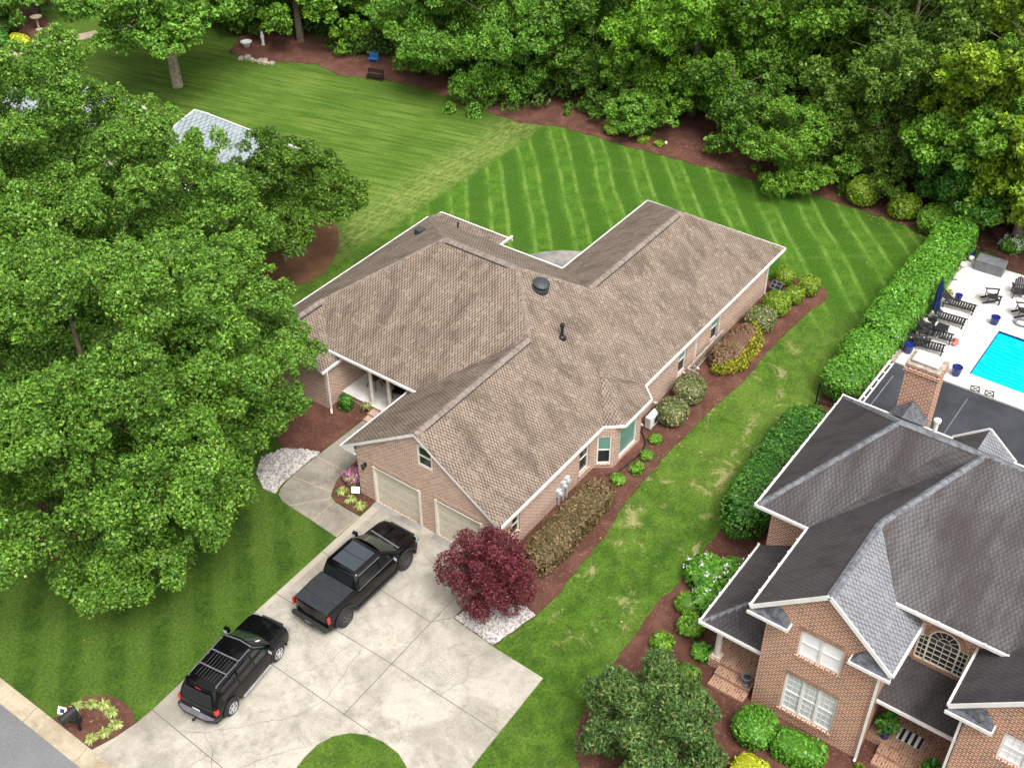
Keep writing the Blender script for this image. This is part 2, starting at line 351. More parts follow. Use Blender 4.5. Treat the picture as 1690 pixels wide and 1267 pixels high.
# ------------------------------------------------------------------ mesh helpers
class MB:
    """collects polygons; build() links them as ONE mesh object"""
    def __init__(s): s.v = []; s.f = []; s.mi = []; s.T = None
    def pt(s, p):
        p = Vector(p)
        if s.T is not None: p = s.T @ p
        s.v.append(p); return len(s.v) - 1
    def poly(s, pts, mi=0):
        s.f.append([s.pt(p) for p in pts]); s.mi.append(mi); return s
    def box(s, x0, x1, y0, y1, z0, z1, mi=0):
        a = [s.pt((x, y, z)) for z in (z0, z1) for y in (y0, y1) for x in (x0, x1)]
        for q in ((0, 2, 3, 1), (4, 5, 7, 6), (0, 1, 5, 4), (2, 6, 7, 3), (0, 4, 6, 2), (1, 3, 7, 5)):
            s.f.append([a[i] for i in q]); s.mi.append(mi)
        return s
    def bar(s, p, q, w, h=None, mi=0, up=(0, 0, 1)):
        """box of section w x h from p to q (h along up)"""
        h = h or w; p = Vector(p); q = Vector(q); d = (q - p).normalized(); up = Vector(up)
        if abs(d.dot(up)) > .98: up = Vector((1, 0, 0))
        r = d.cross(up).normalized(); u = r.cross(d).normalized()
        a = [s.pt(c + r * (i * w / 2) + u * (j * h / 2)) for c in (p, q) for j in (-1, 1) for i in (-1, 1)]
        for k in ((0, 2, 3, 1), (4, 5, 7, 6), (0, 1, 5, 4), (2, 6, 7, 3), (0, 4, 6, 2), (1, 3, 7, 5)):
            s.f.append([a[i] for i in k]); s.mi.append(mi)
        return s
    def prism(s, pts, z0, z1, mi=0):
        """vertical prism from 2-D outline (counter-clockwise)"""
        ar = sum(a[0] * b[1] - b[0] * a[1] for a, b in zip(pts, pts[1:] + pts[:1]))
        if ar < 0: pts = pts[::-1]
        n = len(pts); lo = [s.pt((*p, z0)) for p in pts]; hi = [s.pt((*p, z1)) for p in pts]
        s.f.append(hi); s.f.append(lo[::-1]); s.mi += [mi, mi]
        for i in range(n):
            j = (i + 1) % n; s.f.append([lo[i], lo[j], hi[j], hi[i]]); s.mi.append(mi)
        return s
    def tube(s, pts, r, n=8, mi=0, cap=True):
        pts = [Vector(p) for p in pts]; rs = r if isinstance(r, (list, tuple)) else [r] * len(pts)
        rings = []; ref = Vector((0, 0, 1))
        for i, p in enumerate(pts):
            d = (pts[min(i + 1, len(pts) - 1)] - pts[max(i - 1, 0)]).normalized()
            rf = ref if abs(d.dot(ref)) < .95 else Vector((1, 0, 0))
            a = d.cross(rf).normalized(); b = d.cross(a).normalized()
            rings.append([s.pt(p + (a * cos(2 * pi * k / n) + b * sin(2 * pi * k / n)) * rs[i]) for k in range(n)])
        for A, B in zip(rings, rings[1:]):
            for k in range(n):
                s.f.append([A[k], A[(k + 1) % n], B[(k + 1) % n], B[k]]); s.mi.append(mi)
        if cap: s.f += [rings[0][::-1], rings[-1]]; s.mi += [mi, mi]
        return s
    def lathe(s, prof, c=(0, 0, 0), n=20, axis='z', mi=0):
        """prof: list of (radius, height)"""
        rings = []; c = Vector(c)
        for r, h in prof:
            ring = []
            for k in range(n):
                a = 2 * pi * k / n; x, y = r * cos(a), r * sin(a)
                q = Vector((x, y, h)) if axis == 'z' else (Vector((x, h, y)) if axis == 'y' else Vector((h, x, y)))
                ring.append(s.pt(c + q))
            rings.append(ring)
        for A, B in zip(rings, rings[1:]):
            for k in range(n):
                s.f.append([A[k], A[(k + 1) % n], B[(k + 1) % n], B[k]]); s.mi.append(mi)
        s.f += [rings[0][::-1], rings[-1]]; s.mi += [mi, mi]
        return s
    def build(s, name, mats, parent=None, local=False, smooth=None, bevel=0):
        if not isinstance(mats, (list, tuple)): mats = [mats]
        off = Vector((0, 0, 0))
        if parent is not None and not local:
            q = parent
            while q is not None: off = off + q.location; q = q.parent
        me = bpy.data.meshes.new(name)
        me.from_pydata([tuple(v - off) for v in s.v], [], s.f)
        for m in mats: me.materials.append(m)
        me.polygons.foreach_set('material_index', s.mi)
        uvl = me.uv_layers.new(name='UVMap'); me.update()
        data = np.zeros(len(me.loops) * 2)
        for pl in me.polygons:
            n = pl.normal
            if abs(n.z) > .985: u = Vector((1, 0, 0)); v = Vector((0, 1, 0))
            else: u = Vector((-n.y, n.x, 0)).normalized(); v = n.cross(u)
            for li in pl.loop_indices:
                co = me.vertices[me.loops[li].vertex_index].co + off
                data[2 * li] = co.dot(u) + 50; data[2 * li + 1] = co.dot(v) + 50
        uvl.data.foreach_set('uv', data)
        if smooth is not None:
            me.polygons.foreach_set('use_smooth', [True] * len(me.polygons)); me.set_sharp_from_angle(angle=radians(smooth))
        o = bpy.data.objects.new(name, me); COL.objects.link(o)
        if parent is not None: o.parent = parent
        if bevel:
            b = o.modifiers.new('bevel', 'BEVEL'); b.width = bevel; b.segments = 2; b.limit_method = 'ANGLE'; b.angle_limit = radians(40)
        return o

def tag(o, label=None, cat=None, group=None, kind=None):
    if label: o['label'] = label
    if cat: o['category'] = cat
    if group: o['group'] = group
    if kind: o['kind'] = kind
    return o
def thing(name, label, cat, loc=(0, 0, 0), rz=0, group=None):
    o = bpy.data.objects.new(name, None); COL.objects.link(o); o.location = loc; o.rotation_euler = (0, 0, rz)
    o.empty_display_size = .3
    return tag(o, label, cat, group)
def dup(root, loc, rz=None, label=None, scale=None):
    r = root.copy(); COL.objects.link(r); r.location = loc
    if rz is not None: r.rotation_euler = (0, 0, rz)
    if scale is not None: r.scale = (scale,) * 3 if not isinstance(scale, (tuple, list)) else scale
    if label: r['label'] = label
    for ch in list(root.children):
        c = ch.copy(); COL.objects.link(c); c.parent = r
        for g in list(ch.children):
            d = g.copy(); COL.objects.link(d); d.parent = c
    return r
def struct(name, mb, m, **kw): return tag(mb.build(name, m, **kw), kind='structure')

# ------------------------------------------------------------------ foliage
def wob(P, s, seed):
    r = np.random.RandomState(seed); o = np.zeros(len(P))
    for _ in range(6):
        d = r.normal(size=3); d /= np.linalg.norm(d); o += np.sin(P @ d * s * r.uniform(.7, 1.9) + r.uniform(0, 6.3))
    return o / 6
def leaf_arrays(P, Nrm, size, rng, tint, droop=0.0, elong=1.5):
    """one folded leaf spray (two triangles) per point"""
    n = len(P); T = rng.normal(size=(n, 3)); T[:, 2] -= droop
    T -= (T * Nrm).sum(1)[:, None] * Nrm; T /= np.linalg.norm(T, axis=1)[:, None] + 1e-9
    B = np.cross(Nrm, T); s = size * rng.uniform(.55, 1.35, n)[:, None]
    w = s * rng.uniform(.5, .85, n)[:, None]
    a = P - T * s * elong * .5; c = P + T * s * elong * .5
    b = P + B * w * .6 + T * s * rng.uniform(-.2, .2, n)[:, None] - Nrm * s * .22
    d = P - B * w * .6 + T * s * rng.uniform(-.2, .2, n)[:, None] - Nrm * s * .22
    V = np.stack([a, b, c, d], 1).reshape(-1, 3)
    t = np.repeat(tint, 4, axis=0)
    return V, t
def foliage_obj(name, mat_, V, t, parent=None, loc=None, core=None):
    n = len(V) // 4; me = bpy.data.meshes.new(name)
    extra = 0
    if core is not None: cv, cf = core; extra = len(cv)
    allv = np.vstack([V, cv]) if extra else V
    me.vertices.add(len(allv)); me.vertices.foreach_set('co', allv.astype(np.float32).ravel())
    nf = n + (len(cf) if extra else 0)
    idx = np.arange(4 * n, dtype=np.int32)
    if extra: idx = np.concatenate([idx, (np.array(cf, dtype=np.int32) + 4 * n).ravel()])
    me.loops.add(4 * nf); me.loops.foreach_set('vertex_index', idx)
    me.polygons.add(nf); me.polygons.foreach_set('loop_start', np.arange(0, 4 * nf, 4, dtype=np.int32))
    me.update(calc_edges=True)
    at_ = me.attributes.new('tint', 'FLOAT_COLOR', 'POINT')
    tc = np.zeros((len(allv), 4), dtype=np.float32); tc[:, 3] = 1; tc[:4 * n, :3] = t
    if extra: tc[4 * n:, :3] = (.1, .3, .3)
    at_.data.foreach_set('color', tc.ravel())
    me.materials.append(mat_); me.validate()
    o = bpy.data.objects.new(name, me); COL.objects.link(o)
    if parent is not None: o.parent = parent
    if loc is not None: o.location = loc
    return o
def sph_dirs(n, rng, zmin=-1.0):
    z = rng.uniform(zmin, 1, n); a = rng.uniform(0, 2 * pi, n); r = np.sqrt(1 - z * z)
    return np.stack([r * np.cos(a), r * np.sin(a), z], 1)
def puffs_leaves(puffs, dens, size, seed, droop=0.0, up=.5, elong=1.5, hang=0.0):
    """puffs: (x,y,z,rx,rz,tintshift)"""
    rng = np.random.RandomState(seed); Vs = []; ts = []
    for (x, y, z, rx, rz, sh) in puffs:
        n = int(dens * 4 * pi * (rx * rx * 2 + rx * rz) / 3)
        D = sph_dirs(n, rng, -.75); r = np.power(rng.uniform(.25, 1, n), .42)
        r *= 1 + .34 * wob(D * 3 + seed + x, 1.5, seed + int(abs(x * 13 + y * 7)) % 1000)
        P = D * r[:, None] * np.array([rx, rx, rz]) + np.array([x, y, z])
        if hang: P[:, 2] -= hang * (D[:, 0] ** 2 + D[:, 1] ** 2) * rx
        N = D * .6 + rng.normal(size=(n, 3)) * .75 + np.array([0, 0, up]); N /= np.linalg.norm(N, axis=1)[:, None]
        t = np.stack([np.clip(.5 + sh + rng.normal(0, .22, n), 0, 1), rng.uniform(0, 1, n) , rng.uniform(0, 1, n)], 1)
        V, tt = leaf_arrays(P, N, size, rng, t, droop, elong); Vs.append(V); ts.append(tt)
    return np.vstack(Vs), np.vstack(ts)
def crown_puffs(R, H, seed, n=46, flat_=.62, low=-.55, pr=(.17, .30), inner=.25, cone=0.0):
    """sub-crowns spread over a lumpy crown of radius R and half-height H, around the origin"""
    rng = np.random.RandomState(seed); out = []
    for i in range(n):
        z = low + (1 - low) * ((i + .5) / n); a = i * 2.39996 + rng.uniform(-.5, .5); rr = math.sqrt(max(0, 1 - z * z)) * (1 - cone * max(0, z))
        q = rng.uniform(.62, .96); x, y = rr * cos(a) * R * q, rr * sin(a) * R * q
        pr_ = R * rng.uniform(*pr) * (1 - .25 * max(z, 0))
        out.append((x, y, z * H * rng.uniform(.78, 1.0), pr_, pr_ * flat_ * rng.uniform(.8, 1.25), rng.uniform(-.25, .25)))
    if n > 60:     # second level: small sprays crowd the upper side of every bough
        lv = out[::4]; out = []
        for (x, y, z, a, b, c) in lv:
            A = a * 2.35; d0 = np.array([x, y, z]); d0 = d0 / (np.linalg.norm(d0) + 1e-6)
            for k in range(13):
                d = sph_dirs(1, rng, -.35)[0] + d0 * .6 + np.array([0, 0, .35]); d /= np.linalg.norm(d); q = A * rng.uniform(.6, 1.15)
                s_ = a * rng.uniform(.38, .72); out.append((x + d[0] * q, y + d[1] * q, z + d[2] * q * .8, s_, s_ * flat_ * rng.uniform(.8, 1.3), c * .5 + rng.uniform(-.2, .2)))
            out.append((x, y, z, A * .55, A * .45, c - .1))
    for i in range(int(min(n, 60) * inner)):
        d = sph_dirs(1, rng, low)[0]; q = rng.uniform(.05, .42)
        out.append((d[0] * R * q, d[1] * R * q, d[2] * H * q, R * .22, R * .18, -.1))
    return out
def trunk_mb(h, r, seed, crown_r, crown_z, crown_h, limbs=9):
    rng = random.Random(seed); mb = MB()
    lean = [rng.uniform(-.04, .04) * h for _ in range(2)]
    top = h * .82
    pts = [(0, 0, -.3), (0, 0, 0), (lean[0] * .4, lean[1] * .4, top * .4), (lean[0], lean[1], top * .7), (lean[0] * 1.3, lean[1] * 1.1, top)]
    mb.tube(pts, [r * 1.5, r * 1.15, r * .85, r * .55, r * .18], 9)
    for i in range(limbs):
        t = rng.uniform(.3, .8); z0 = top * t; a = i * 2.4 + rng.uniform(-.4, .4); L = crown_r * rng.uniform(.55, .9)
        x0, y0 = lean[0] * t * t, lean[1] * t * t; rr = r * .42 * (1.1 - t)
        mb.tube([(x0, y0, z0), (x0 + cos(a) * L * .45, y0 + sin(a) * L * .45, z0 + L * .3), (x0 + cos(a) * L, y0 + sin(a) * L, z0 + L * rng.uniform(.35, .7))], [rr, rr * .65, rr * .15], 6)
    return mb
def tree(name, label, cat, loc, h, R, H, zc, lm, seed, n=46, dens=22, size=.26, bark='bark', tr=None, group=None, droop=0.0, hang=0.0, low=-.55, flat_=.62, pr=(.17, .30), cone=0.0, elong=1.5, rz=0.0, inner=.25, twigs=True):
    t = thing(name, label, cat, loc, rz, group)
    pf = [(x, y, z + zc, a, b, c) for x, y, z, a, b, c in crown_puffs(R, H, seed, n, flat_, low, pr, inner, cone)]
    V, tt = puffs_leaves(pf, dens, size, seed + 7, droop, hang=hang, elong=elong)
    foliage_obj('crown', M[lm], V, tt, t)
    trunk_mb(h, tr or h * .022, seed, R, zc, H).build('trunk', M[bark], t, local=True, smooth=60)
    return t
def box_shell(dims, dens, rng):
    a, b, c = dims; fac = [(0, b * c), (1, a * c), (2, a * b)]; P = []
    for ax, ar in fac:
        for sg in (-1, 1):
            if ax == 2 and sg < 0: continue
            n = int(dens * ar * 4); q = rng.uniform(-1, 1, (n, 3)); q[:, ax] = sg; P.append(q)
    return np.vstack(P)
def grid_core(dims, nexp, k=.86, n=10):
    """closed quad shell inside the leaves so nothing shows through"""
    vs = []; fs = []
    def add(ax, sg):
        b0 = len(vs)
        for i in range(n + 1):
            for j in range(n + 1):
                q = [0, 0, 0]; q[ax] = sg; q[(ax + 1) % 3] = -1 + 2 * i / n; q[(ax + 2) % 3] = -1 + 2 * j / n
                q = np.array(q, float); q = q / (np.abs(q) ** nexp).sum() ** (1 / nexp)
                vs.append(q * np.array(dims) * k)
        for i in range(n):
            for j in range(n):
                a = b0 + i * (n + 1) + j; f = [a, a + n + 1, a + n + 2, a + 1]
                fs.append(f if sg > 0 else f[::-1])
    for ax in range(3):
        for sg in (-1, 1): add(ax, sg)
    return np.array(vs), fs
def shrub_mesh(dims, lm, seed, nexp=2.2, dens=90, size=.09, bumpy=.07, spots=None, depth=.12, bscale=3.0):
    rng = np.random.RandomState(seed)
    U = box_shell(dims, dens, rng); D = U / (np.abs(U) ** nexp).sum(1)[:, None] ** (1 / nexp)
    N = np.sign(D) * np.abs(D) ** (nexp - 1) / np.array(dims); N /= np.linalg.norm(N, axis=1)[:, None]
    P = D * np.array(dims)
    P = P + N * (bumpy * wob(P, bscale, seed) * 1.6 - depth * rng.uniform(0, 1, len(P)) ** 2 * min(dims))[:, None]
    P[:, 2] += dims[2] * .92
    Nn = N + rng.normal(size=N.shape) * .45 + np.array([0, 0, .25]); Nn /= np.linalg.norm(Nn, axis=1)[:, None]
    lump = np.clip(.5 + .4 * wob(P, 2.5, seed + 1), 0, 1)
    t = np.stack([np.clip(lump + rng.normal(0, .2, len(P)), 0, 1), rng.uniform(0, 1, len(P)), rng.uniform(0, 1, len(P))], 1)
    V, tt = leaf_arrays(P, Nn, size, rng, t)
    cv, cf = grid_core(dims, nexp); cv = cv.copy(); cv[:, 2] += dims[2] * .92
    return V, tt, (cv, cf)
def shrub(name, label, cat, loc, dims, lm, seed, rz=0, group=None, flowers=None, trunk=True, **kw):
    V, tt, core = shrub_mesh(dims, lm, seed, **kw)
    t = thing(name, label, cat, loc, rz, group)
    foliage_obj('foliage', M[lm], V, tt, t, core=core)
    if trunk:
        mb = MB(); rg = random.Random(seed)
        for k in range(4):
            a = k * 1.7; mb.tube([(cos(a) * .05, sin(a) * .05, -.05), (cos(a) * dims[0] * .3, sin(a) * dims[1] * .3, dims[2] * .8)], [.03, .015], 5)
        mb.build('stem', M['bark'], t, local=True)
    if flowers:
        lm2, nf, fs = flowers; rng = np.random.RandomState(seed + 3)
        D = sph_dirs(nf, rng, 0.0); P0 = D * np.array(dims) * 1.02 + np.array([0, 0, dims[2] * .92])
        P = np.repeat(P0, 14, 0) + rng.normal(0, fs * .4, (nf * 14, 3)); N = np.repeat(D, 14, 0) + rng.normal(0, .5, (nf * 14, 3))
        N /= np.linalg.norm(N, axis=1)[:, None]
        t3 = rng.uniform(0, 1, (len(P), 3)); V, tt = leaf_arrays(P, N, fs * .55, rng, t3, elong=1.1)
        foliage_obj('blossoms', M[lm2], V, tt, t)
    return t
def tuft(name, label, cat, loc, r, h, lm, seed, n=70, group=None, w=.03, flowers=None):
    """arching strap leaves from one crown"""
    rng = np.random.RandomState(seed); V = []; T = []
    for i in range(n):
        a = rng.uniform(0, 2 * pi); L = r * rng.uniform(.5, 1.1); hh = h * rng.uniform(.5, 1.1); d = np.array([cos(a), sin(a), 0]); s = np.array([-sin(a), cos(a), 0]) * w * rng.uniform(.6, 1.3)
        p0 = d * .04; p1 = d * L * .5 + [0, 0, hh]; p2 = d * L + [0, 0, hh * rng.uniform(.2, .9)]
        V += [p0 - s, p0 + s, p1 + s, p1 - s, p1 - s, p1 + s, p2 + s * .25, p2 - s * .25]
        c = (rng.uniform(0, 1), rng.uniform(0, 1), rng.uniform(0, 1)); T += [c] * 8
    t = thing(name, label, cat, loc, 0, group)
    foliage_obj('leaves', M[lm], np.array(V), np.array(T), t)
    return t
def smooth_poly(pts, it=2):
    for _ in range(it):
        q = []
        for a, b in zip(pts, pts[1:] + pts[:1]):
            q.append((a[0] * .75 + b[0] * .25, a[1] * .75 + b[1] * .25)); q.append((a[0] * .25 + b[0] * .75, a[1] * .25 + b[1] * .75))
        pts = q
    return pts
def jag(pts, step=.25, amp=.04, seed=1):
    r = random.Random(seed); out = []
    for a, b in zip(pts, pts[1:] + pts[:1]):
        L = math.dist(a, b); n = max(1, int(L / step)); nx, ny = -(b[1] - a[1]) / (L + 1e-9), (b[0] - a[0]) / (L + 1e-9)
        for i in range(n):
            t = i / n; o = r.uniform(-amp, amp) if i else 0
            out.append((a[0] + (b[0] - a[0]) * t + nx * o, a[1] + (b[1] - a[1]) * t + ny * o))
    return out

# ------------------------------------------------------------------ the setting
mb = MB(); hx0, hx1, hy0, hy1 = 52.1, 56.8, 1.4, 9.6      # the sheet is cut out round the pool
for q in ((11.66, hx0, -250, 400), (hx1, 400, -250, 400), (hx0, hx1, -250, hy0), (hx0, hx1, hy1, 400)): mb.poly([(q[0], q[2], 0), (q[1], q[2], 0), (q[1], q[3], 0), (q[0], q[3], 0)])
struct('lawn', mb, M['grass'])
mb = MB(); mb.poly([(-200, -250, -.10), (11.08, -250, -.10), (11.08, 400, -.10), (-200, 400, -.10)]); struct('road', mb, M['asphalt'])
# rolled kerb: broken into poured lengths
mb = MB(); yy = 10.0
rg = random.Random(4)
while yy < 60:
    L = 3.0; a, b = yy + .012, yy + L - .012
    prof = [(10.98 , -.092), (11.22, -.085), (11.36, -.02), (11.50, .022), (11.68, .026), (11.68, -.2), (10.98, -.2)]
    lo = [mb.pt((x, a, z)) for x, z in prof]; hi = [mb.pt((x, b, z)) for x, z in prof]; n = len(prof)
    for i in range(n):
        j = (i + 1) % n; mb.f.append([lo[i], lo[j], hi[j], hi[i]]); mb.mi.append(0)
    mb.f += [lo, hi[::-1]]; mb.mi += [0, 0]; yy += L
struct('kerb', mb, M['kerbc'])
mb = MB(); mb.box(10.9, 11.66, 10, 60, -.3, -.11); struct('gutter_base', mb, M['joint'])

drive = [(11.68, 27.8), (12.6, 27.52), (13.4, 27.40), (14.15, 27.37), (19.5, 27.66), (24.8, 27.8), (27.6, 27.86), (27.6, 20.95), (24.32, 20.9), (24.1, 18.7), (24.02, 16.25), (17.2, 16.02), (17.45, 17.0), (17.87, 17.9),
         (18.17, 18.6), (18.22, 19.4), (18.08, 20.1), (17.8, 20.62), (17.32, 21.05), (16.7, 21.27), (16.0, 21.28), (15.2, 21.15), (13.8, 20.7), (12.6, 19.9), (11.68, 19.0)]
mb = MB(); mb.prism(drive, -.05, .035); struct('driveway', mb, M['drive'])
mb = MB()
def jline(a, b, w=.03, z=.0385): mb.poly([((a[0] + o * nx), (a[1] + o * ny), z) for nx, ny in [(-(b[1] - a[1]) / math.dist(a, b), (b[0] - a[0]) / math.dist(a, b))] for o in (w / 2, -w / 2)] + [((b[0] + o * nx), (b[1] + o * ny), z) for nx, ny in [(-(b[1] - a[1]) / math.dist(a, b), (b[0] - a[0]) / math.dist(a, b))] for o in (-w / 2, w / 2)])
for a, b in (((14.15, 27.35), (13.85, 20.75)), ((18.36, 27.58), (18.24, 20.0)), ((23.9, 27.75), (23.6, 21.5)), ((21.03, 27.7), (21.1, 21.45)), ((23.62, 21.5), (18.22, 21.36)), ((21.1, 21.4), (21.0, 16.15)), ((23.65, 21.5), (24.3, 20.95)), ((23.6, 21.5), (27.55, 21.5))): jline(a, b)
struct('driveway_joint', mb, M['joint'])
mb = MB(); rg = random.Random(8)
def crack(pts, w=.022, z=.0385):
    for a, b in zip(pts, pts[1:]):
        n = max(2, int(math.dist(a, b) / .22)); prev = a
        for i in range(1, n + 1):
            t = i / n; c = (a[0] + (b[0] - a[0]) * t + rg.uniform(-.05, .05), a[1] + (b[1] - a[1]) * t + rg.uniform(-.05, .05))
            if i == n: c = b
            jline(prev, c, w * rg.uniform(.5, 1.2), z); prev = c
crack([(14.05, 25.9), (14.6, 25.0), (14.3, 24.2), (13.4, 23.4), (12.9, 22.2), (12.5, 21.0)])
crack([(14.6, 25.0), (16.2, 23.6), (17.2, 22.7), (18.3, 22.4), (19.6, 22.6), (20.9, 22.9)], .018)
crack([(14.0, 24.2), (13.0, 24.4), (12.2, 24.0)], .018); crack([(14.2, 22.9), (15.4, 22.3), (16.4, 21.5)], .016)
crack([(18.35, 24.2), (19.6, 23.5), (21.0, 23.4), (22.1, 23.0)], .014); crack([(21.1, 19.0), (22.2, 18.6), (23.0, 19.0), (23.9, 18.7)], .014); crack([(21.1, 26.0), (22.4, 25.6), (23.8, 25.8)], .012)
struct('driveway_crack', mb, M['crack'])
mb = MB(); mb.poly([(27.25, 21.7, .04), (27.58, 21.7, .04), (27.58, 24.5, .04), (27.25, 24.5, .04)]); mb.poly([(27.25, 25.15, .04), (27.58, 25.15, .04), (27.58, 27.9, .04), (27.25, 27.9, .04)])
struct('garage_apron', mb, M['patio'])
walk = [(24.89, 27.87), (25.0, 29.4), (25.1, 31.3), (25.3, 31.75), (25.6, 31.95), (26.1, 32.08), (27.0, 32.15), (28.5, 32.16), (31.5, 32.12), (31.5, 31.2), (31.5, 30.4), (28.4, 30.42), (27.6, 30.3), (27.0, 30.02), (26.64, 29.8), (26.46, 29.4), (26.42, 28.6), (26.43, 27.88)]
mb = MB(); mb.prism(walk, -.05, .031); struct('walkway', mb, M['walk'])
mb = MB()
for a, b in (((28.2, 32.1), (28.22, 30.4)), ((26.55, 32.1), (26.85, 29.98)), ((25.08, 30.9), (26.5, 29.7)), ((25.02, 29.4), (26.4, 29.42)), ((24.9, 27.875), (26.42, 27.885))): jline(a, b, .055, .0345)
struct('walkway_joint', mb, M['kerbc'])
mb = MB(); mb.prism([(44.9, 29.7), (44.9, 34.6), (46.6, 34.75), (47.9, 34.4), (49.0, 33.65), (49.8, 32.8), (50.3, 31.9), (50.3, 29.7)], -.05, .03); struct('patio', mb, M['patio'])

def bed(pts, m='mulch', z=.04, seed=1, name='mulch_bed', it=0, amp=.05):
    if it: pts = smooth_poly(pts, it)
    mb = MB(); mb.prism(jag(pts, .3, amp, seed), -.05, z); return struct(name, mb, M[m])
bed([(26.5, 27.92), (27.6, 27.92), (27.6, 28.8), (31.0, 28.8), (31.0, 30.36), (28.4, 30.36), (27.6, 30.25), (27.0, 29.98), (26.7, 29.78), (26.52, 29.4), (26.48, 28.6)], amp=.01)
bed([(28.5, 32.2), (31.6, 32.16), (32.4, 31.5), (34, 31.5), (34, 34.2), (31.1, 34.2), (31.1, 38.8), (29.2, 38.0), (28.3, 35.5), (27.6, 33.5)], seed=2)
se = [(24.36, 20.95), (24.14, 18.75), (26.38, 18.26), (27.83, 18.16), (29.5, 18.3), (32.05, 18.42), (33.82, 18.72), (36, 18.85), (38.18, 18.92), (40, 18.83), (42.44, 18.74), (44.83, 18.52), (47.6, 18.66), (50, 18.64), (52.5, 18.45), (54.2, 18.2), (55.0, 18.6), (55.25, 19.6), (54.9, 21.3), (53.6, 22.0), (52.4, 22.0), (52.4, 21.3), (27.6, 21.3), (27.6, 20.95)]
bed(se, seed=3)
bed([(11.69, 27.86), (12.6, 27.56), (13.4, 27.45), (13.72, 28.1), (13.72, 28.8), (13.55, 29.35), (13.1, 29.85), (12.4, 30.12), (11.69, 30.05)], seed=4, amp=.02)
bed([(16.6, 35.0), (17.2, 34.2), (18.4, 33.7), (20, 33.8), (22, 35), (22.8, 37), (22.2, 39.5), (20.5, 41), (18.4, 40.2), (17, 38.2)], seed=5, it=1)
bed([(37.4, 43.2), (39.2, 42.4), (41.4, 43.1), (43.27, 44.5), (44.3, 45.7), (44.1, 47.4), (41.5, 48.2), (38.5, 47.6), (36.8, 45.6)], 'straw', seed=6, it=1)
# wooded border: one long bed under the trees
bed([(64.0, 12.0), (64.1, 16.0), (64.2, 20), (64.15, 25.6), (63.5, 29.5), (63.36, 32.4), (62.9, 37), (62.57, 42.3), (61.6, 44.2), (61.5, 46.8), (61.9, 52.8), (61.2, 57), (59.9, 60), (60.4, 62.5), (58.5, 66.5), (58, 69.5), (62, 72), (75, 80), (120, 90), (130, 0), (62.9, 0), (62.9, 12.0)], seed=7, amp=.12, name='woodland_floor')
bed([(47.4, 83.6), (48.4, 83.9), (51.6, 82.9), (53.4, 84), (55, 90), (52, 96), (44, 96), (42, 88)], seed=8, it=1)
# right-hand beds
bed([(33.6, 14.55), (32.9, 14.45), (31.0, 14.43), (29.95, 14.62), (28.35, 14.5), (26.65, 14.42), (25.58, 14.33), (24.6, 14.25), (23.65, 14.1), (22.74, 13.85), (22.0, 13.4), (21.3, 12.6), (20.7, 11.2), (20.5, 9.0), (20.5, -6), (28, -6), (32.8, 9), (32.8, 12), (48.6, 12.3), (48.6, 13.1), (63.4, 13.1), (63.4, 14.9), (46.3, 14.9), (44.8, 14.5), (40, 14.2), (36.5, 14.4)], seed=9)
# rock beds
def rocks(name, label_pts, z, seed, dens=60):
    bed(label_pts, 'gravel', z, seed, name + '_base', amp=.03)
    r = random.Random(seed); mb = MB(); xs = [p[0] for p in label_pts]; ys = [p[1] for p in label_pts]
    def inside(x, y):
        c = False
        for (x1, y1), (x2, y2) in zip(label_pts, label_pts[1:] + label_pts[:1]):
            if (y1 > y) != (y2 > y) and x < (x2 - x1) * (y - y1) / (y2 - y1) + x1: c = not c
        return c
    A = (max(xs) - min(xs)) * (max(ys) - min(ys))
    for i in range(int(A * dens)):
        x, y = r.uniform(min(xs), max(xs)), r.uniform(min(ys), max(ys))
        if not inside(x, y): continue
        s = r.uniform(.04, .085); a = r.uniform(0, 3); n = 6
        lo = [(x + s * cos(a + k * 2 * pi / n) * r.uniform(.7, 1.2), y + s * .7 * sin(a + k * 2 * pi / n) * r.uniform(.7, 1.2)) for k in range(n)]
        mi = r.choice((0, 0, 0, 1, 2)); b = [mb.pt((px, py, z - .01)) for px, py in lo]; t = [mb.pt((x + (px - x) * .6, y + (py - y) * .6, z + s * .75)) for px, py in lo]
        for k in range(n): mb.f.append([b[k], b[(k + 1) % n], t[(k + 1) % n], t[k]]); mb.mi.append(mi)
        mb.f.append(t); mb.mi.append(mi)
    o = mb.build(name, [M['rk1'], M['rk2'], M['rk3']]); tag(o, kind='stuff')
M['rk1'] = flat('river_rock_white', (.46, .44, .42), .7); M['rk2'] = flat('river_rock_tan', (.30, .27, .245), .8); M['rk3'] = flat('river_rock_grey', (.24, .22, .21), .8)
rocks('river_rock', [(24.36, 20.9), (24.16, 18.78), (26.4, 18.28), (26.55, 18.9), (26.1, 19.7), (25.2, 20.6)], .06, 3, 170)
rocks('white_river_rock', [(25.3, 31.95), (25.8, 32.15), (27.0, 32.2), (28.5, 32.22), (28.1, 33.1), (27.7, 33.8), (26.6, 34.2), (25.7, 33.6), (25.2, 32.6)], .06, 5, 170)

# lawn under the oak drip line etc. keeps the grass sheet; paved path far left
mb = MB(); pth = [(44.0, 79.0), (45.15, 80.31), (46.6, 82.3), (47.9, 82.5), (50.83, 81.9), (53.36, 80.6), (55.12, 79.9), (60, 79), (60, 80), (55.2, 81.2), (53.2, 82.0), (50.9, 83.1), (47.9, 83.7), (46.2, 83.4), (44.6, 82.4), (43.2, 80.5)]
mb.prism(pth, -.05, .045); struct('garden_path', mb, M['kerbc'])

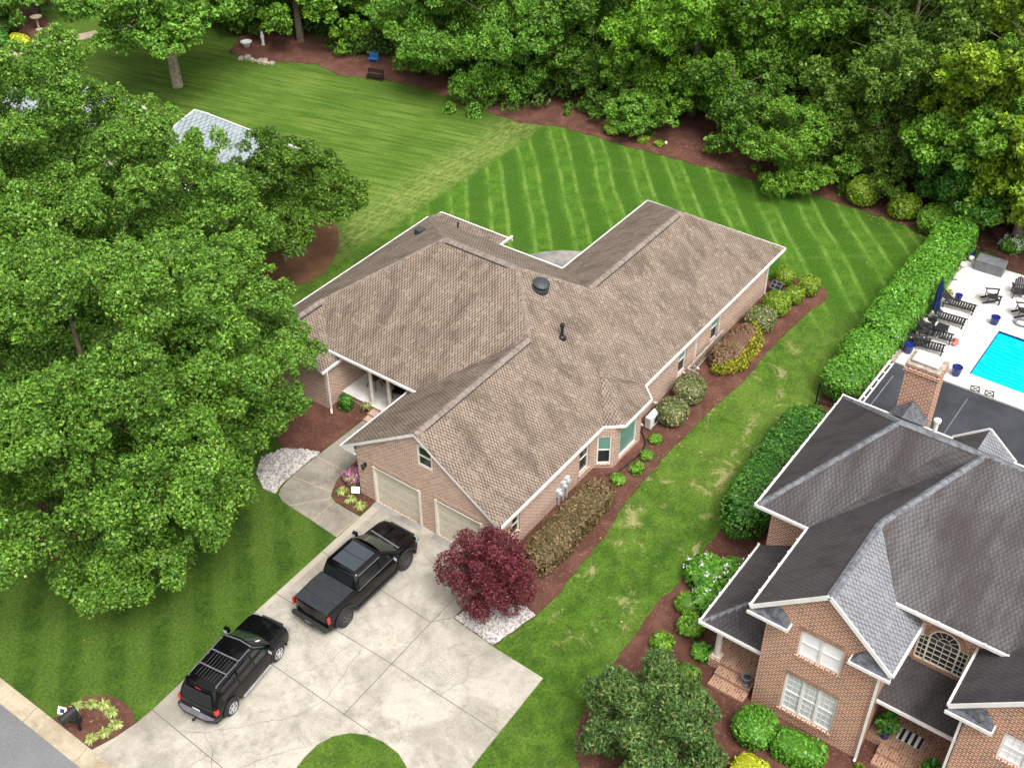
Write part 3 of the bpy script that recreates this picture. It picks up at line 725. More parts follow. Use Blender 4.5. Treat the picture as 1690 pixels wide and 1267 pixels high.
# pool and its deck
px0, px1, py0, py1 = 52.2, 56.72, 1.5, 9.52
mb = MB(); dk = [(46.9, -8), (46.9, 12.9), (50.0, 12.95), (62.7, 13.3), (62.7, 11.4), (63.2, -8)]
mb.prism([(46.9, -8), (px0, -8), (px0, 12.99), (50.0, 12.95), (46.9, 12.9)], -.05, .05)
mb.prism([(px1, -8), (63.2, -8), (62.75, 11.4), (62.7, 13.3), (px1, 13.12)], -.05, .05)
mb.prism([(px0, py1), (px1, py1), (px1, 13.12), (px0, 12.99)], -.05, .05)
mb.prism([(px0, -8), (px1, -8), (px1, py0), (px0, py0)], -.05, .05)
struct('pool_deck', mb, M['pooldeck'])
mb = MB(); mb.poly([(px0, py0, -.05), (px1, py0, -.05), (px1, py1, -.05), (px0, py1, -.05)]); struct('pool_water', mb, M['pool'])
mb = MB()
cz0, cz1 = .03, .075
mb.box(px0 - .3, px0, py0 - .3, py1 + .3, cz0, cz1); mb.box(px1, px1 + .3, py0 - .3, py1 + .3, cz0, cz1); mb.box(px0, px1, py1, py1 + .3, cz0, cz1); mb.box(px0, px1, py0 - .3, py0, cz0, cz1)
struct('pool_coping', mb, M['pooldeck'])
mb = MB(); mb.box(px0, px0 + .04, py0, py1, -.12, .03); mb.box(px1 - .04, px1, py0, py1, -.12, .03); mb.box(px0 + .04, px1 - .04, py1 - .04, py1, -.12, .03)
struct('pool_tile', mb, M['bluepot'])
mb = MB()
for k in range(22): mb.box(50.6 + k * .62, 50.6 + k * .62 + .6, 12.98 + k * .018, 13.28 + k * .018, -.05, .12)
tag(mb.build('retaining_edge', M['stone']), 'low stone edging between the pool deck and the laurel hedge', 'edging')

# ------------------------------------------------------------------ building helpers
def wall(parent, p0, p1, z0, top, openings=(), m='brick1', depth=.14, name='wall', kinks=()):
    """outer face lies on p0->p1 with outside on the right hand; top is a height or a function of distance"""
    p0 = Vector((*p0, 0)); p1 = Vector((*p1, 0)); d = (p1 - p0); L = d.length; d.normalize(); nrm = Vector((d.y, -d.x, 0))
    tf = top if callable(top) else (lambda s: top)
    P = lambda s, z, o=0: p0 + d * s + Vector((0, 0, z)) - nrm * o
    ss = sorted({0.0, L, *kinks, *[o[0] for o in openings], *[o[1] for o in openings]})
    mb = MB()
    for a, b in zip(ss, ss[1:]):
        mid = (a + b) / 2; ops = sorted([(o[2], o[3]) for o in openings if o[0] < mid < o[1]]); z = z0
        for za, zb in ops:
            if za > z: mb.poly([P(a, z), P(b, z), P(b, za), P(a, za)])
            z = zb
        mb.poly([P(a, z), P(b, z), P(b, tf(b)), P(a, tf(a))])
    for a, b, za, zb in openings:
        mb.poly([P(a, za), P(a, za, depth), P(a, zb, depth), P(a, zb)]); mb.poly([P(b, za), P(b, zb), P(b, zb, depth), P(b, za, depth)])
        mb.poly([P(a, zb), P(a, zb, depth), P(b, zb, depth), P(b, zb)]); mb.poly([P(a, za), P(b, za), P(b, za, depth), P(a, za, depth)])
    return mb.build(name, M[m], parent)
def frame_T(p0, p1):
    """local x along the wall, y outward, z up"""
    d = Vector((p1[0] - p0[0], p1[1] - p0[1], 0)).normalized(); n = Vector((d.y, -d.x, 0))
    return Matrix(((d.x, n.x, 0, p0[0]), (d.y, n.y, 0, p0[1]), (0, 0, 1, 0), (0, 0, 0, 1)))
def window(parent, p0, p1, a, b, za, zb, glass_=('gdark',), cols=1, rows=1, units=1, fm='white', depth=.14, fw=.07, sash=True, sill='brick1', label=None, upper=None, head=None):
    T = frame_T(p0, p1); mb = MB(); mb.T = T; y0, y1 = -depth + .005, -depth + .075
    mb.box(a + .003, a + fw, y0, y1, za + .003, zb - .003); mb.box(b - fw, b - .003, y0, y1, za + .003, zb - .003)
    mb.box(a + fw, b - fw, y0, y1, za + .003, za + fw); mb.box(a + fw, b - fw, y0, y1, zb - fw, zb - .003)
    ux = [(a + fw) + (b - a - 2 * fw) * i / units for i in range(units + 1)]
    for x in ux[1:-1]: mb.box(x - .05, x + .05, y0, y1 + .01, za + fw, zb - fw)
    zm = (za + zb) / 2
    for x0, x1 in zip(ux, ux[1:]):
        if sash: mb.box(x0 + .001, x1 - .001, y0 - .002, y1 - .012, zm - .028, zm + .028)
        for i in range(1, cols): xx = x0 + (x1 - x0) * i / cols; mb.box(xx - .013, xx + .013, y0 + .002, y1 - .034, za + fw, zb - fw)
        for j in range(1, rows):
            zz = za + fw + (zb - za - 2 * fw) * j / rows
            if not (sash and abs(zz - zm) < .05): mb.box(x0, x1, y0 + .003, y1 - .036, zz - .013, zz + .013)
    w = mb.build('window', M[fm], parent)
    if label: w['label'] = label
    for i, (x0, x1) in enumerate(zip(ux, ux[1:])):
        g = MB(); g.T = T; gy = y0 + .022
        if upper: 
            g.poly([(x0, gy, za + .02), (x1, gy, za + .02), (x1, gy, zm), (x0, gy, zm)], 0); g.poly([(x0, gy, zm), (x1, gy, zm), (x1, gy, zb - .02), (x0, gy, zb - .02)], 1)
            g.build('pane', [M[glass_[0]], M[upper]], w)
        else:
            g.poly([(x0, gy, za + .02), (x1, gy, za + .02), (x1, gy, zb - .02), (x0, gy, zb - .02)]); g.build('pane', M[glass_[i % len(glass_)]], w)
    if sill:
        s = MB(); s.T = T; s.box(a - .06, b + .06, -depth + .08, .045, za - .085, za - .002); s.build('sill', M[sill], w)
    return w
def gutter(parent, pts, z, w=.085, h=.125, m='white'):
    """box gutter below the eave edge, one mesh per run"""
    mb = MB()
    for a, b in zip(pts, pts[1:]): mb.bar((a[0], a[1], z), (b[0], b[1], z), w, h)
    return mb.build('gutter', M[m], parent)
def ridge_cap(parent, pts, w, h, m, name='ridge_cap', seg=.30, seed=1, lift=.02):
    """overlapping cap shingles along a hip or ridge"""
    mb = MB(); r = random.Random(seed)
    for a, b in zip(pts, pts[1:]):
        a = Vector(a); b = Vector(b); L = (b - a).length; n = max(1, int(L / seg)); d = (b - a) / n; side = d.cross(Vector((0, 0, 1))).normalized() * w / 2
        for i in range(n):
            p = a + d * i; q = a + d * (i + 1.03); u = Vector((0, 0, 1)); o = r.uniform(0, .008)
            k = Vector((0, 0, w * .30))
            l1, l2 = p - side - k + u * (lift + h + o), q - side - k + u * (lift + o); c1, c2 = p + u * (lift + h + o), q + u * (lift + o); r1, r2 = p + side - k + u * (lift + h + o), q + side - k + u * (lift + o)
            mb.poly([l1, l2, c2, c1]); mb.poly([c1, c2, r2, r1]); mb.poly([l1, c1, r1, r1 - u * h]); mb.poly([l1, l1 - u * h, l2 - u*h, l2]); mb.poly([r1, r2, r2 - u*h, r1 - u*h])
    return mb.build(name, m, parent)
def downspout(parent, x, y, z1, z0=.12, kick=(.25, 0), m='white'):
    mb = MB(); mb.bar((x, y, z1), (x, y, z0 + .1), .085, .065); mb.bar((x, y, z0 + .1), (x + kick[0], y + kick[1], z0), .085, .065); return mb.build('downspout', M[m], parent)

# ------------------------------------------------------------------ the brick house with the tan roof
H1 = thing('brick_house', 'single-storey tan brick house with tan shingle roof and two-door garage', 'house', (40, 29, 0))
s = 2 / 3
door1 = (1.0, 3.6); door2 = (4.4, 7.0)
gt = lambda t: 2.5 + (min(t + .8, 8.7 - (t + .8))) * s    # t measured from Y=28.8 towards -Y
WF0, WF1 = (27.6, 28.8), (27.6, 21.2)
wall(H1, WF1[::-1] and WF0, WF1, 0, gt, [(.9, 3.6, 0.02, 2.2), (4.4, 6.95, .02, 2.2), (3.56, 4.38, 3.72, 4.86)], kinks=[3.55], depth=.12)
wins = [(6.35, 7.15, .42, 2.02), (15.25, 16.05, .45, 2.05), (18.6, 19.4, .50, 2.06), (1.2, 1.75, .75, 1.86)]
SP0, SP1 = (27.6, 21.2), (35.1, 21.2)
wall(H1, SP0, SP1, -.1, 2.5, [wins[0], wins[3]])
SQ0, SQ1 = (38.75, 21.2), (52.4, 21.2)
sh_ = lambda w: (w[0] - 11.15, w[1] - 11.15, w[2], w[3])
wall(H1, SQ0, SQ1, -.1, 2.5, [sh_(wins[1]), sh_(wins[2])])
B0, B1, B2, B3 = (35.1, 21.2), (35.7, 20.45), (38.05, 20.45), (38.75, 21.2)
wall(H1, B0, B1, -.1, 2.5, [(.16, .82, .3, 1.95)]); wall(H1, B1, B2, -.1, 2.5, [(.45, 1.95, .3, 1.95)]); wall(H1, B2, B3, -.1, 2.5, [(.16, .82, .3, 1.95)])
for a, b in (((52.4, 21.2), (52.4, 29.2)), ((52.4, 29.2), (44.4, 29.2)), ((44.4, 29.2), (44.4, 38.3)), ((44.4, 38.3), (31.1, 38.3)), ((31.1, 38.3), (31.1, 34.1)), ((31.1, 34.1), (33.95, 34.1)), ((33.95, 28.8), (27.6, 28.8))):
    wall(H1, a, b, -.1, 2.5)
pw = wall(H1, (33.95, 34.1), (33.95, 28.8), -.1, 2.8, [(1.2, 2.3, .46, 2.5), (3.0, 4.4, .9, 2.3)])
window(H1, (33.95, 34.1), (33.95, 28.8), 3.0, 4.4, .9, 2.3, cols=3, rows=4)
mb = MB(); mb.box(33.82, 33.9, 31.82, 32.88, .46, 2.48); dr = mb.build('door', M['wicker'], H1); dr['label'] = 'dark front door under the porch'
# gable end of the small west wing (-X end), brick up to the rake
gw = lambda t: 2.5 + min(t + .45, 4.9 - (t + .45)) * s
mb = MB(); mb.poly([(31.1, 38.3, 2.5), (31.1, 34.1, 2.5), (31.1, 36.35, 4.05)]); mb.build('gable', M['brick1'], H1)
window(H1, WF0, WF1, 3.56, 4.38, 3.72, 4.86, depth=.09, sill=None, fm='cream', label='gable window in dark glass above the garage', units=1, fw=.09)
window(H1, SP0, SP1, *wins[0], label='narrow dark side window nearest the garage hedge'); window(H1, SP0, SP1, *wins[3], fm='cream')
window(H1, SQ0, SQ1, *sh_(wins[1]), upper='ggreen'); window(H1, SQ0, SQ1, *sh_(wins[2]), upper='ggreen')
window(H1, B0, B1, .16, .82, .3, 1.95, upper='ggreen', label='narrow bay window beside the green one', depth=.1); window(H1, B1, B2, .45, 1.95, .3, 1.95, glass_=('ggreen',), sash=False, depth=.1, label='wide green tinted bay window'); window(H1, B2, B3, .16, .82, .3, 1.95, upper='ggreen', depth=.1)
# shutters? the photo shows plain jambs only.  Garage doors: four rows of raised panels
for (a, b) in ((.9, 3.6), (4.4, 6.95)):
    T = frame_T(WF0, WF1) @ Matrix.Translation((0, .08, 0)); mb = MB(); mb.T = T
    mb.box(a + .10, b - .10, -.20, -.155, .03, 2.12)
    for j in range(4):
        for i in range(4):
            x0 = a + .17 + i * (b - a - .28) / 4; x1 = x0 + (b - a - .28) / 4 - .09; z0 = .10 + j * .51
            mb.box(x0, x1, -.158, -.146, z0, z0 + .37)
        if j: mb.box(a + .10, b - .10, -.157, -.151, .045 + j * .51 - .012, .045 + j * .51)
    g = mb.build('garage_door', M['garage'], H1)
    fr = MB(); fr.T = T; fr.box(a + .003, a + .10, -.19, -.02, .02, 2.19); fr.box(b - .10, b - .003, -.19, -.02, .02, 2.19); fr.box(a + .10, b - .10, -.19, -.03, 2.12, 2.19)
    fr.build('frame', M['cream'], g)
    T = frame_T(WF0, WF1); hd = MB(); hd.T = T; hd.box(a - .05, b + .05, .002, .018, 2.2, 2.43); hd.build('lintel', M['brick1'], g)
    la = MB(); la.T = T; la.box(a + .15, b - .15, .018, .03, 2.195, 2.225); la.build('weather_strip', M['dkvent'], g)
# quoins at the left garage corner
mb = MB()
for i in range(7): mb.box(27.585, 27.9, 28.795 - .38, 28.812, .08 + i * .34, .08 + i * .34 + .2)
mb.build('quoin', M['brick1'], H1)
# roof
mb = MB()
main = [
 [(27.48, 20.9, 2.6), (53.67, 20.9, 2.6), (49.32, 25.25, 5.5), (40.5, 25.25, 5.5), (38.1, 27.65, 7.1), (35.7, 25.25, 5.5), (27.48, 25.25, 5.5)],
 [(27.48, 25.25, 5.5), (35.7, 25.25, 5.5), (31.95, 29.0, 3.0), (32.35, 29.6, 2.6), (27.48, 29.6, 2.6)],
 [(40.5, 25.25, 5.5), (49.32, 25.25, 5.5), (53.67, 29.6, 2.6), (44.85, 29.6, 2.6)],
 [(53.67, 20.9, 2.6), (53.67, 29.6, 2.6), (49.32, 25.25, 5.5)],
 [(31.95, 34.5, 3.0), (31.95, 29.0, 3.0), (35.7, 25.25, 5.5), (38.1, 27.65, 7.1), (38.1, 32.0, 7.1), (33.78, 36.33, 4.22)],
 [(30.8, 36.35, 4.22), (33.75, 36.35, 4.22), (38.1, 32.0, 7.1), (44.85, 38.8, 2.6), (30.8, 38.8, 2.6)],
 [(44.85, 38.8, 2.6), (38.1, 32.0, 7.1), (38.1, 27.65, 7.1), (40.5, 25.25, 5.5), (44.85, 29.6, 2.6)],
 [(30.8, 33.9, 2.6), (32.6, 33.9, 2.6), (32.6, 34.5, 2.99), (31.95, 34.5, 2.99), (33.78, 36.33, 4.22), (30.8, 36.35, 4.22)],
 [(44.80, 38.8, 2.63), (44.80, 33.8, 2.63), (46.0, 33.8, 2.33), (46.0, 38.8, 2.33)],
 # bay roof, dying into the main slope
 [(36.0, 20.13, 2.61), (38.25, 20.13, 2.61), (37.45, 22.45, 3.66)],
 [(38.25, 20.13, 2.61), (38.95, 20.88, 2.61), (37.45, 22.45, 3.66)],
 [(35.35, 20.88, 2.61), (36.0, 20.13, 2.61), (37.45, 22.45, 3.66)],
]
for f in main: mb.poly(f)
roof1 = mb.build('roof', M['roof1'], H1)
ridge_cap(roof1, [(27.5, 25.25, 5.5), (35.6, 25.25, 5.5)], .40, .02, M['cap1'], 'ridge_cap'); ridge_cap(roof1, [(40.6, 25.25, 5.5), (49.3, 25.25, 5.5)], .40, .02, M['cap1'], 'ridge_cap')
ridge_cap(roof1, [(38.1, 27.65, 7.1), (38.1, 32.0, 7.1)], .42, .02, M['cap1'], 'ridge_cap'); ridge_cap(roof1, [(30.8, 36.35, 4.22), (33.7, 36.35, 4.22)], .36, .02, M['cap1'], 'ridge_cap')
for a, b in (((38.1, 27.65, 7.1), (35.7, 25.25, 5.5)), ((38.1, 27.65, 7.1), (40.5, 25.25, 5.5)), ((33.78, 36.33, 4.22), (38.1, 32.0, 7.1)), ((38.1, 32.0, 7.1), (44.85, 38.8, 2.6)), ((53.67, 20.9, 2.6), (49.32, 25.25, 5.5)), ((53.67, 29.6, 2.6), (49.32, 25.25, 5.5))):
    ridge_cap(roof1, [a, b], .30, .015, M['cap1'], 'hip_cap', lift=.0)
ridge_cap(roof1, [(37.45, 22.45, 3.66), (36.0, 20.13, 2.61)], .30, .012, M['cap1'], 'hip_cap', lift=0); ridge_cap(roof1, [(37.45, 22.45, 3.66), (38.25, 20.13, 2.61)], .30, .012, M['cap1'], 'hip_cap', lift=0)
# dark bars painting in the shadow gap along the ridge vent caps
for a, b in (((28.0, 25.05, 5.39), (35.5, 25.05, 5.39)), ((41.0, 25.05, 5.39), (49.0, 25.05, 5.39)), ((37.88, 28.1, 6.98), (37.88, 31.8, 6.98)), ((31.0, 36.12, 4.1), (33.4, 36.12, 4.1))):
    mb = MB(); mb.bar(a, b, .05, .05); mb.build('ridge_gap_shade', M['dkvent'], H1)
# soffits and fascias
mb = MB()
for f in ([(27.63, 20.95), (53.6, 20.95), (53.6, 29.55), (27.63, 29.55)], [(30.85, 33.95), (44.8, 33.95), (44.8, 38.75), (30.85, 38.75)], [(35.4, 20.9), (36.02, 20.18), (38.22, 20.18), (38.9, 20.9)], [(44.8, 33.85), (45.95, 33.85), (45.95, 38.75), (44.8, 38.75)]):
    z = 2.50 if len(f) == 4 and f[0][0] < 40 else 2.28
    mb.poly([(x, y, z) for x, y in f][::-1])
mb.poly([(32.0, 29.6, 2.9), (33.95, 29.6, 2.9), (33.95, 34.1, 2.9), (32.0, 34.1, 2.9)][::-1])
mb.build('soffit', M['soffit'], H1)
gutter(H1, [(27.50, 20.86), (35.38, 20.86), (36.0, 20.10), (38.27, 20.10), (38.98, 20.86), (53.7, 20.86)], 2.53)
gutter(H1, [(53.71, 20.86), (53.71, 29.64), (44.95, 29.64), (44.89, 33.76), (46.04, 33.76)], 2.53); gutter(H1, [(46.04, 33.76), (46.04, 38.84), (44.85, 38.84)], 2.27)
gutter(H1, [(44.85, 38.84), (30.76, 38.84)], 2.53)
gutter(H1, [(32.1, 29.64), (27.46, 29.64)], 2.53)
gutter(H1, [(32.4, 33.86), (30.76, 33.86)], 2.53)
gutter(H1, [(31.91, 34.6), (31.91, 28.98)], 2.94)
mb = MB()
for y0, y1, z0, z1, x in ((20.9, 25.25, 2.6, 5.5, 27.46), (29.6, 25.25, 2.6, 5.5, 27.46), (33.9, 36.35, 2.6, 4.22, 30.78), (38.8, 36.35, 2.6, 4.22, 30.78)):
    mb = MB(); mb.poly([(x, y0, z0 + .015), (x, y1, z1 + .015), (x, y1, z1 - .15), (x, y0, z0 - .15)]); mb.poly([(x + .12, y0, z0 - .15), (x, y0, z0 - .15), (x, y1, z1 - .15), (x + .12, y1, z1 - .15)]); mb.build('fascia', M['white'], H1)
# boxed eave returns on the garage gable
for y0, y1 in ((28.82, 29.62), (20.88, 21.18)):
    zt = 2.6 + (.53 if y0 > 25 else .2)
    ya, yb = (y1, y0) if y0 > 25 else (y0, y1)
    mb = MB(); mb.poly([(27.47, ya, 2.42), (27.47, yb, 2.42), (27.47, yb, zt - .1), (27.47, ya, 2.60)]); mb.poly([(27.47, ya, 2.42), (27.6, ya, 2.42), (27.6, yb, 2.42), (27.47, yb, 2.42)]); mb.build('eave_return', M['white'], H1)
# pipes and vents on the roof
z_se = lambda y: 2.6 + (y - 20.9) * s
mb = MB(); mb.lathe([(.40, -.03), (.40, .03), (.24, .06), (.24, .16), (.34, .17), (.36, .22), (.30, .30), (.12, .34), (0.01, .345)], (41.05, 0, 0), 20)
mb = MB(); vx, vy = 38.24, 26.44; mb.T = Matrix.Translation((vx, vy, 2.6 + s * (vy - 20.9) + .02)) @ Matrix.Rotation(radians(14), 4, 'X'); mb.lathe([(.42, -.12), (.42, .10), (.30, .12), (.30, .22), (.40, .23), (.41, .30), (.33, .38), (.14, .42), (.01, .425)], n=22)
mb.build('turbine_vent', M['dkvent'], H1, smooth=40)
mb = MB(); vx, vy = 37.15, 24.43; z0 = z_se(vy); mb.lathe([(.20, -.1), (.16, .06), (.075, .12), (.07, .62), (.11, .63), (.11, .74), (.05, .76), (.01, .765)], (vx, vy, z0), 14)
mb.build('flue_pipe', M['black'], H1, smooth=40)
mb = MB(); mb.box(41.0, 41.45, 36.1, 36.55, 4.1, 4.5)
mb.build('box_vent', M['dkvent'], H1, bevel=.04)
mb = MB(); mb.lathe([(.055, 0), (.05, .35)], (44.9, 36.7, 2.6), 10); mb.build('vent_pipe', M['black'], H1)
downspout(H1, 52.33, 21.13, 2.5, .1, (.3, -.05)); downspout(H1, 44.45, 21.15, 2.5, .1, (0, -.35)); downspout(H1, 39.0, 21.12, 2.5, .1, (0, -.3)); downspout(H1, 31.02, 33.8, 2.55, .1, (-.15, -.15)); downspout(H1, 46.9, 21.15, 2.5, .1, (0, -.1), 'cream')
# curb of drain outlets: short white elbows
for x in (43.3, 40.4): mb = MB(); mb.tube([(x, 21.1, .5), (x + .05, 20.8, .52), (x + .1, 20.62, .4)], .045, 8); mb.build('drain_elbow', M['white'], H1)
# wall lanterns
for y in (28.33, 21.62):
    mb = MB(); mb.box(27.55, 27.6, y - .06, y + .06, 1.95, 2.15); mb.box(27.40, 27.56, y - .025, y + .025, 2.12, 2.15)
    mb.lathe([(.03, .32), (.10, .24), (.085, .23), (.065, .02), (.03, 0)], (27.42, y, 1.86), 8)
    l = mb.build('wall_lantern', M['black'], H1); g = MB(); g.lathe([(.055, 0), (.075, .16)], (27.42, y, 1.91), 8); g.build('lantern_glass', M['lgrey'], l)
# porch
mb = MB(); mb.box(32.2, 33.93, 30.6, 34.07, -.05, .43); mb.build('porch_base', M['brick1'], H1)
mb = MB(); mb.box(32.14, 33.94, 30.55, 34.08, .431, .47); mb.build('porch_floor', M['white'], H1)
mb = MB(); mb.box(31.75, 32.2, 30.7, 32.1, -.05, .28); mb.box(31.4, 31.75, 30.7, 32.1, -.05, .14); mb.build('porch_step', M['brick1'], H1)
for y in (32.2, 31.05, 33.3):
    if y == 33.3: continue
    mb = MB(); mb.lathe([(.13, 0), (.13, .06), (.10, .09), (.10, 2.30), (.13, 2.33), (.13, 2.42)], (32.3, y, .47), 14); mb.build('porch_column', M['cream'], H1, smooth=40)
# meters on the side wall
for i, (x, z, r) in enumerate(((32.2, .55, .14), (32.55, .75, .12), (32.82, .85, .16))):
    mb = MB(); mb.box(x - .13, x + .13, 21.03, 21.2, z, z + .42); mb.lathe([(r * .75, -.12), (r * .7, -.02)], (x, 21.05, z + .24), 14, 'y'); mb.bar((x, 21.12, z), (x, 21.12, -.05), .07); mb.build('utility_meter', M['lgrey'], H1)
M['lgrey2'] = M['lgrey']

# ------------------------------------------------------------------ the two-storey red brick house
H2 = thing('brick_house', 'two-storey red brick house with grey shingle gables and arched window', 'house', (33, 6, 0))
E2 = 5.3
wf = 27.75
P0, P1 = (wf, 9.24), (wf, 5.07)
gA = lambda t: E2 - .1 + min(t + .56, 4.59 + .56 - t if False else 5.15 - (t + .56)) * .865
up = (1.28, 2.92, 3.78, 5.12); lo = (1.08, 3.12, .58, 2.62)
wall(H2, P0, P1, -.1, gA, [up, lo], 'brick2', kinks=[2.02])
window(H2, P0, P1, *up, glass_=('gblind',), units=2, rows=1, cols=1, sill='brick2', label='upper pair of windows with white blinds', fw=.09)
window(H2, P0, P1, *lo, glass_=('gmid',), units=3, cols=3, rows=6, sill='brick2', label='lower triple window with grilles', fw=.09, sash=True)
for o in (up, lo):
    mb = MB(); mb.T = frame_T(P0, P1)
    for i in range(int((o[1] - o[0] + .1) / .085)): mb.box(o[0] - .05 + i * .085, o[0] - .05 + i * .085 + .068, .002, .022, o[3] + .01, o[3] + .24)
    mb.build('soldier_course', M['brickp'], H2)
wall(H2, (wf, 5.07), (30.4, 5.07), -.1, E2, (), 'brick2'); wall(H2, (32.8, 9.24), (wf, 9.24), -.1, E2, (), 'brick2')
wall(H2, (32.8, 11.55), (32.8, 9.24), -.1, E2, (), 'brick2'); wall(H2, (39.9, 11.55), (32.8, 11.55), -.1, E2, (), 'brick2'); wall(H2, (39.9, -9), (39.9, 11.55), -.1, E2, (), 'brick2')
aw = (.59, 2.07, 3.50, 4.85)     # arched window, distances from Y = 5.07
wall(H2, (30.4, 5.07), (30.4, 2.1), -.1, 6.2, [(.25, 2.35, .02, 2.35), (.42, 2.22, 3.5, 4.85)], 'brick2')
wall(H2, (30.4, 2.1), (wf, 2.1), -.1, E2, (), 'brick2')
Q0, Q1 = (wf, 2.1), (wf, -2.1)
gB = lambda t: E2 - .1 + min(t + .52, 5.15 - (t + .52)) * .865
w3 = (1.25, 2.95, 3.78, 5.12); w4 = (1.1, 3.1, .58, 2.62)
wall(H2, Q0, Q1, -.1, gB, [w3, w4], 'brick2', kinks=[2.05]); window(H2, Q0, Q1, *w3, glass_=('gblind',), units=2, rows=4, cols=3, sill='brick2', fw=.09); window(H2, Q0, Q1, *w4, glass_=('gmid',), units=3, cols=3, rows=6, sill='brick2')
wall(H2, (wf, -2.1), (wf, -9), -.1, E2, (), 'brick2'); wall(H2, (wf, -9), (39.9, -9), -.1, E2, (), 'brick2')
# arched window: side lights + tall centre under a fan of glazing bars
A0, A1 = (30.4, 5.07), (30.4, 2.1); T = frame_T(A0, A1)
cx = 1.32; Rr = .50
mb = MB(); mb.T = T
def rail(a, b, w=.04, d=.06, y=.005): mb.bar((a[0], y, a[1]), (b[0], y, b[1]), w, d, up=(0, 1, 0)) if False else mb.bar((a[0], y, a[1]), (b[0], y, b[1]), d * .5, w * .8)
z0, zs = 3.53, 4.80
for x in (.46, .80, cx + (cx - .80), cx + (cx - .46)): rail((x, z0), (x, zs), .07, .09)
rail((.43, z0 + .02), (cx * 2 - .43, z0 + .02), .08, .09); rail((.46, zs), (.80, zs), .06, .08); rail((cx * 2 - .80, zs), (cx * 2 - .46, zs), .06, .08)
for j in range(1, 5):
    z = z0 + (zs - z0) * j / 5; rail((.46, z), (.80, z), .025, .05); rail((.80, z), (cx * 2 - .80, z), .025, .05); rail((cx * 2 - .8, z), (cx * 2 - .46, z), .025, .05)
for x in (.63, cx - .26, cx, cx + .26, cx * 2 - .63): rail((x, z0), (x, zs), .025, .05)
arc = [(cx + .52 * cos(pi * k / 14), zs + .52 * sin(pi * k / 14)) for k in range(15)]
for a, b in zip(arc, arc[1:]): rail(a, b, .06, .09)
arc = [(cx + .2 * cos(pi * k / 8), zs + .2 * sin(pi * k / 8)) for k in range(9)]
for a, b in zip(arc, arc[1:]): rail(a, b, .025, .05)
for k in range(1, 6): a = pi * k / 6; rail((cx + .2 * cos(a), zs + .2 * sin(a)), (cx + .52 * cos(a), zs + .52 * sin(a)), .022, .05)
rail((.8, zs), (cx * 2 - .8, zs), .03, .05)
w = mb.build('window', M['cream'], H2); w['label'] = 'arched window with fan top between the gables'
mb = MB(); mb.T = T; mb.poly([(.44, -.03, 3.51), (cx * 2 - .44, -.03, 3.51), (cx * 2 - .44, -.03, 4.80), (.44, -.03, 4.80)]); mb.poly([(cx + .5 * cos(pi * k / 14), .012, zs + .5 * sin(pi * k / 14)) for k in range(15)]); mb.build('pane', M['gdark'], w)
mb = MB(); mb.T = T
for k in range(22):
    a = pi * (k + .5) / 22; c = Vector((cos(a), 0, sin(a))); mb.bar((cx + .56 * c.x, .012, zs + .56 * c.z), (cx + .76 * c.x, .012, zs + .76 * c.z), .07, .03, up=(0, 1, 0))
for i in range(21): mb.box(.40 + i * .087, .40 + i * .087 + .07, -.01, .05, 3.36, 3.49)
mb.build('brick_arch', M['brickp'], w)
# entry under the front porch: transom and sidelights
window(H2, A0, A1, .25, 2.35, .02, 2.35, glass_=('gdark',), units=3, cols=1, rows=3, sash=False, sill=None, fm='cream', label='glazed front entry under the porch roof')
# roof surfaces
G1, G2 = (27.55, 7.22, 7.53), (31.8, 7.22, 7.53)
wc, fc, ic = (32.28, 11.98, E2), (40.35, 12.02, E2), (32.3, 9.83, E2)
ap, xr, vt = (36.36, 8.55, 8.40), (36.40, 5.28, 8.40), (36.38, 6.25, 8.40)
mL, mR = (29.97, 5.60, 6.12), (29.97, 1.75, 6.12)
G3, G4 = (27.55, .06, 7.53), (31.8, .06, 7.53); xq = (36.4, 2.0, 8.4)
rd = (36.4, -9.5, 8.4)
mb = MB(); mb.poly([G2, mL, xr]); mb.poly([mL, mR, xq, xr]); mb.poly([mR, G4, xq]); fs_ = mb.build('roof_front_slope', M['roof2'], H2)
for lp in fs_.data.loops:
    c_ = fs_.data.vertices[lp.vertex_index].co; fs_.data.uv_layers[0].data[lp.index].uv = (90 - c_.y, 50 + c_.x * 1.12)
mb = MB()
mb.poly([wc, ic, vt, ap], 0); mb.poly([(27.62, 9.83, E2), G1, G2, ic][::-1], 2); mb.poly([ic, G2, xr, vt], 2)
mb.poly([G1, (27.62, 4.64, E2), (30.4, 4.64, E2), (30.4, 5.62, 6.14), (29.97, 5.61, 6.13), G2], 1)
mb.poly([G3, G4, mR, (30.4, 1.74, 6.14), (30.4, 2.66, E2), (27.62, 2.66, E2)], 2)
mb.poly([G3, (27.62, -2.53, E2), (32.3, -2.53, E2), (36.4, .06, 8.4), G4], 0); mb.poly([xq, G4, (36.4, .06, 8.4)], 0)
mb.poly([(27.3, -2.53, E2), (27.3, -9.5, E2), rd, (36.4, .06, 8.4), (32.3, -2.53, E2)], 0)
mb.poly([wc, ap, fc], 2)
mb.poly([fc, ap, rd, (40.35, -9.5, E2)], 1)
roof2 = mb.build('roof', [M['roof2'], M['roof2l'], M['roof2d']], H2)
for i, (a, b) in enumerate(((G1, G2), (G2, xr), (wc, ap), (ap, xr), (xr, rd), (ap, fc), (G3, G4), (G4, xq))):
    ridge_cap(roof2, [a, b], .27, .02, M['cap2'], 'ridge_cap', seed=i, lift=.01)
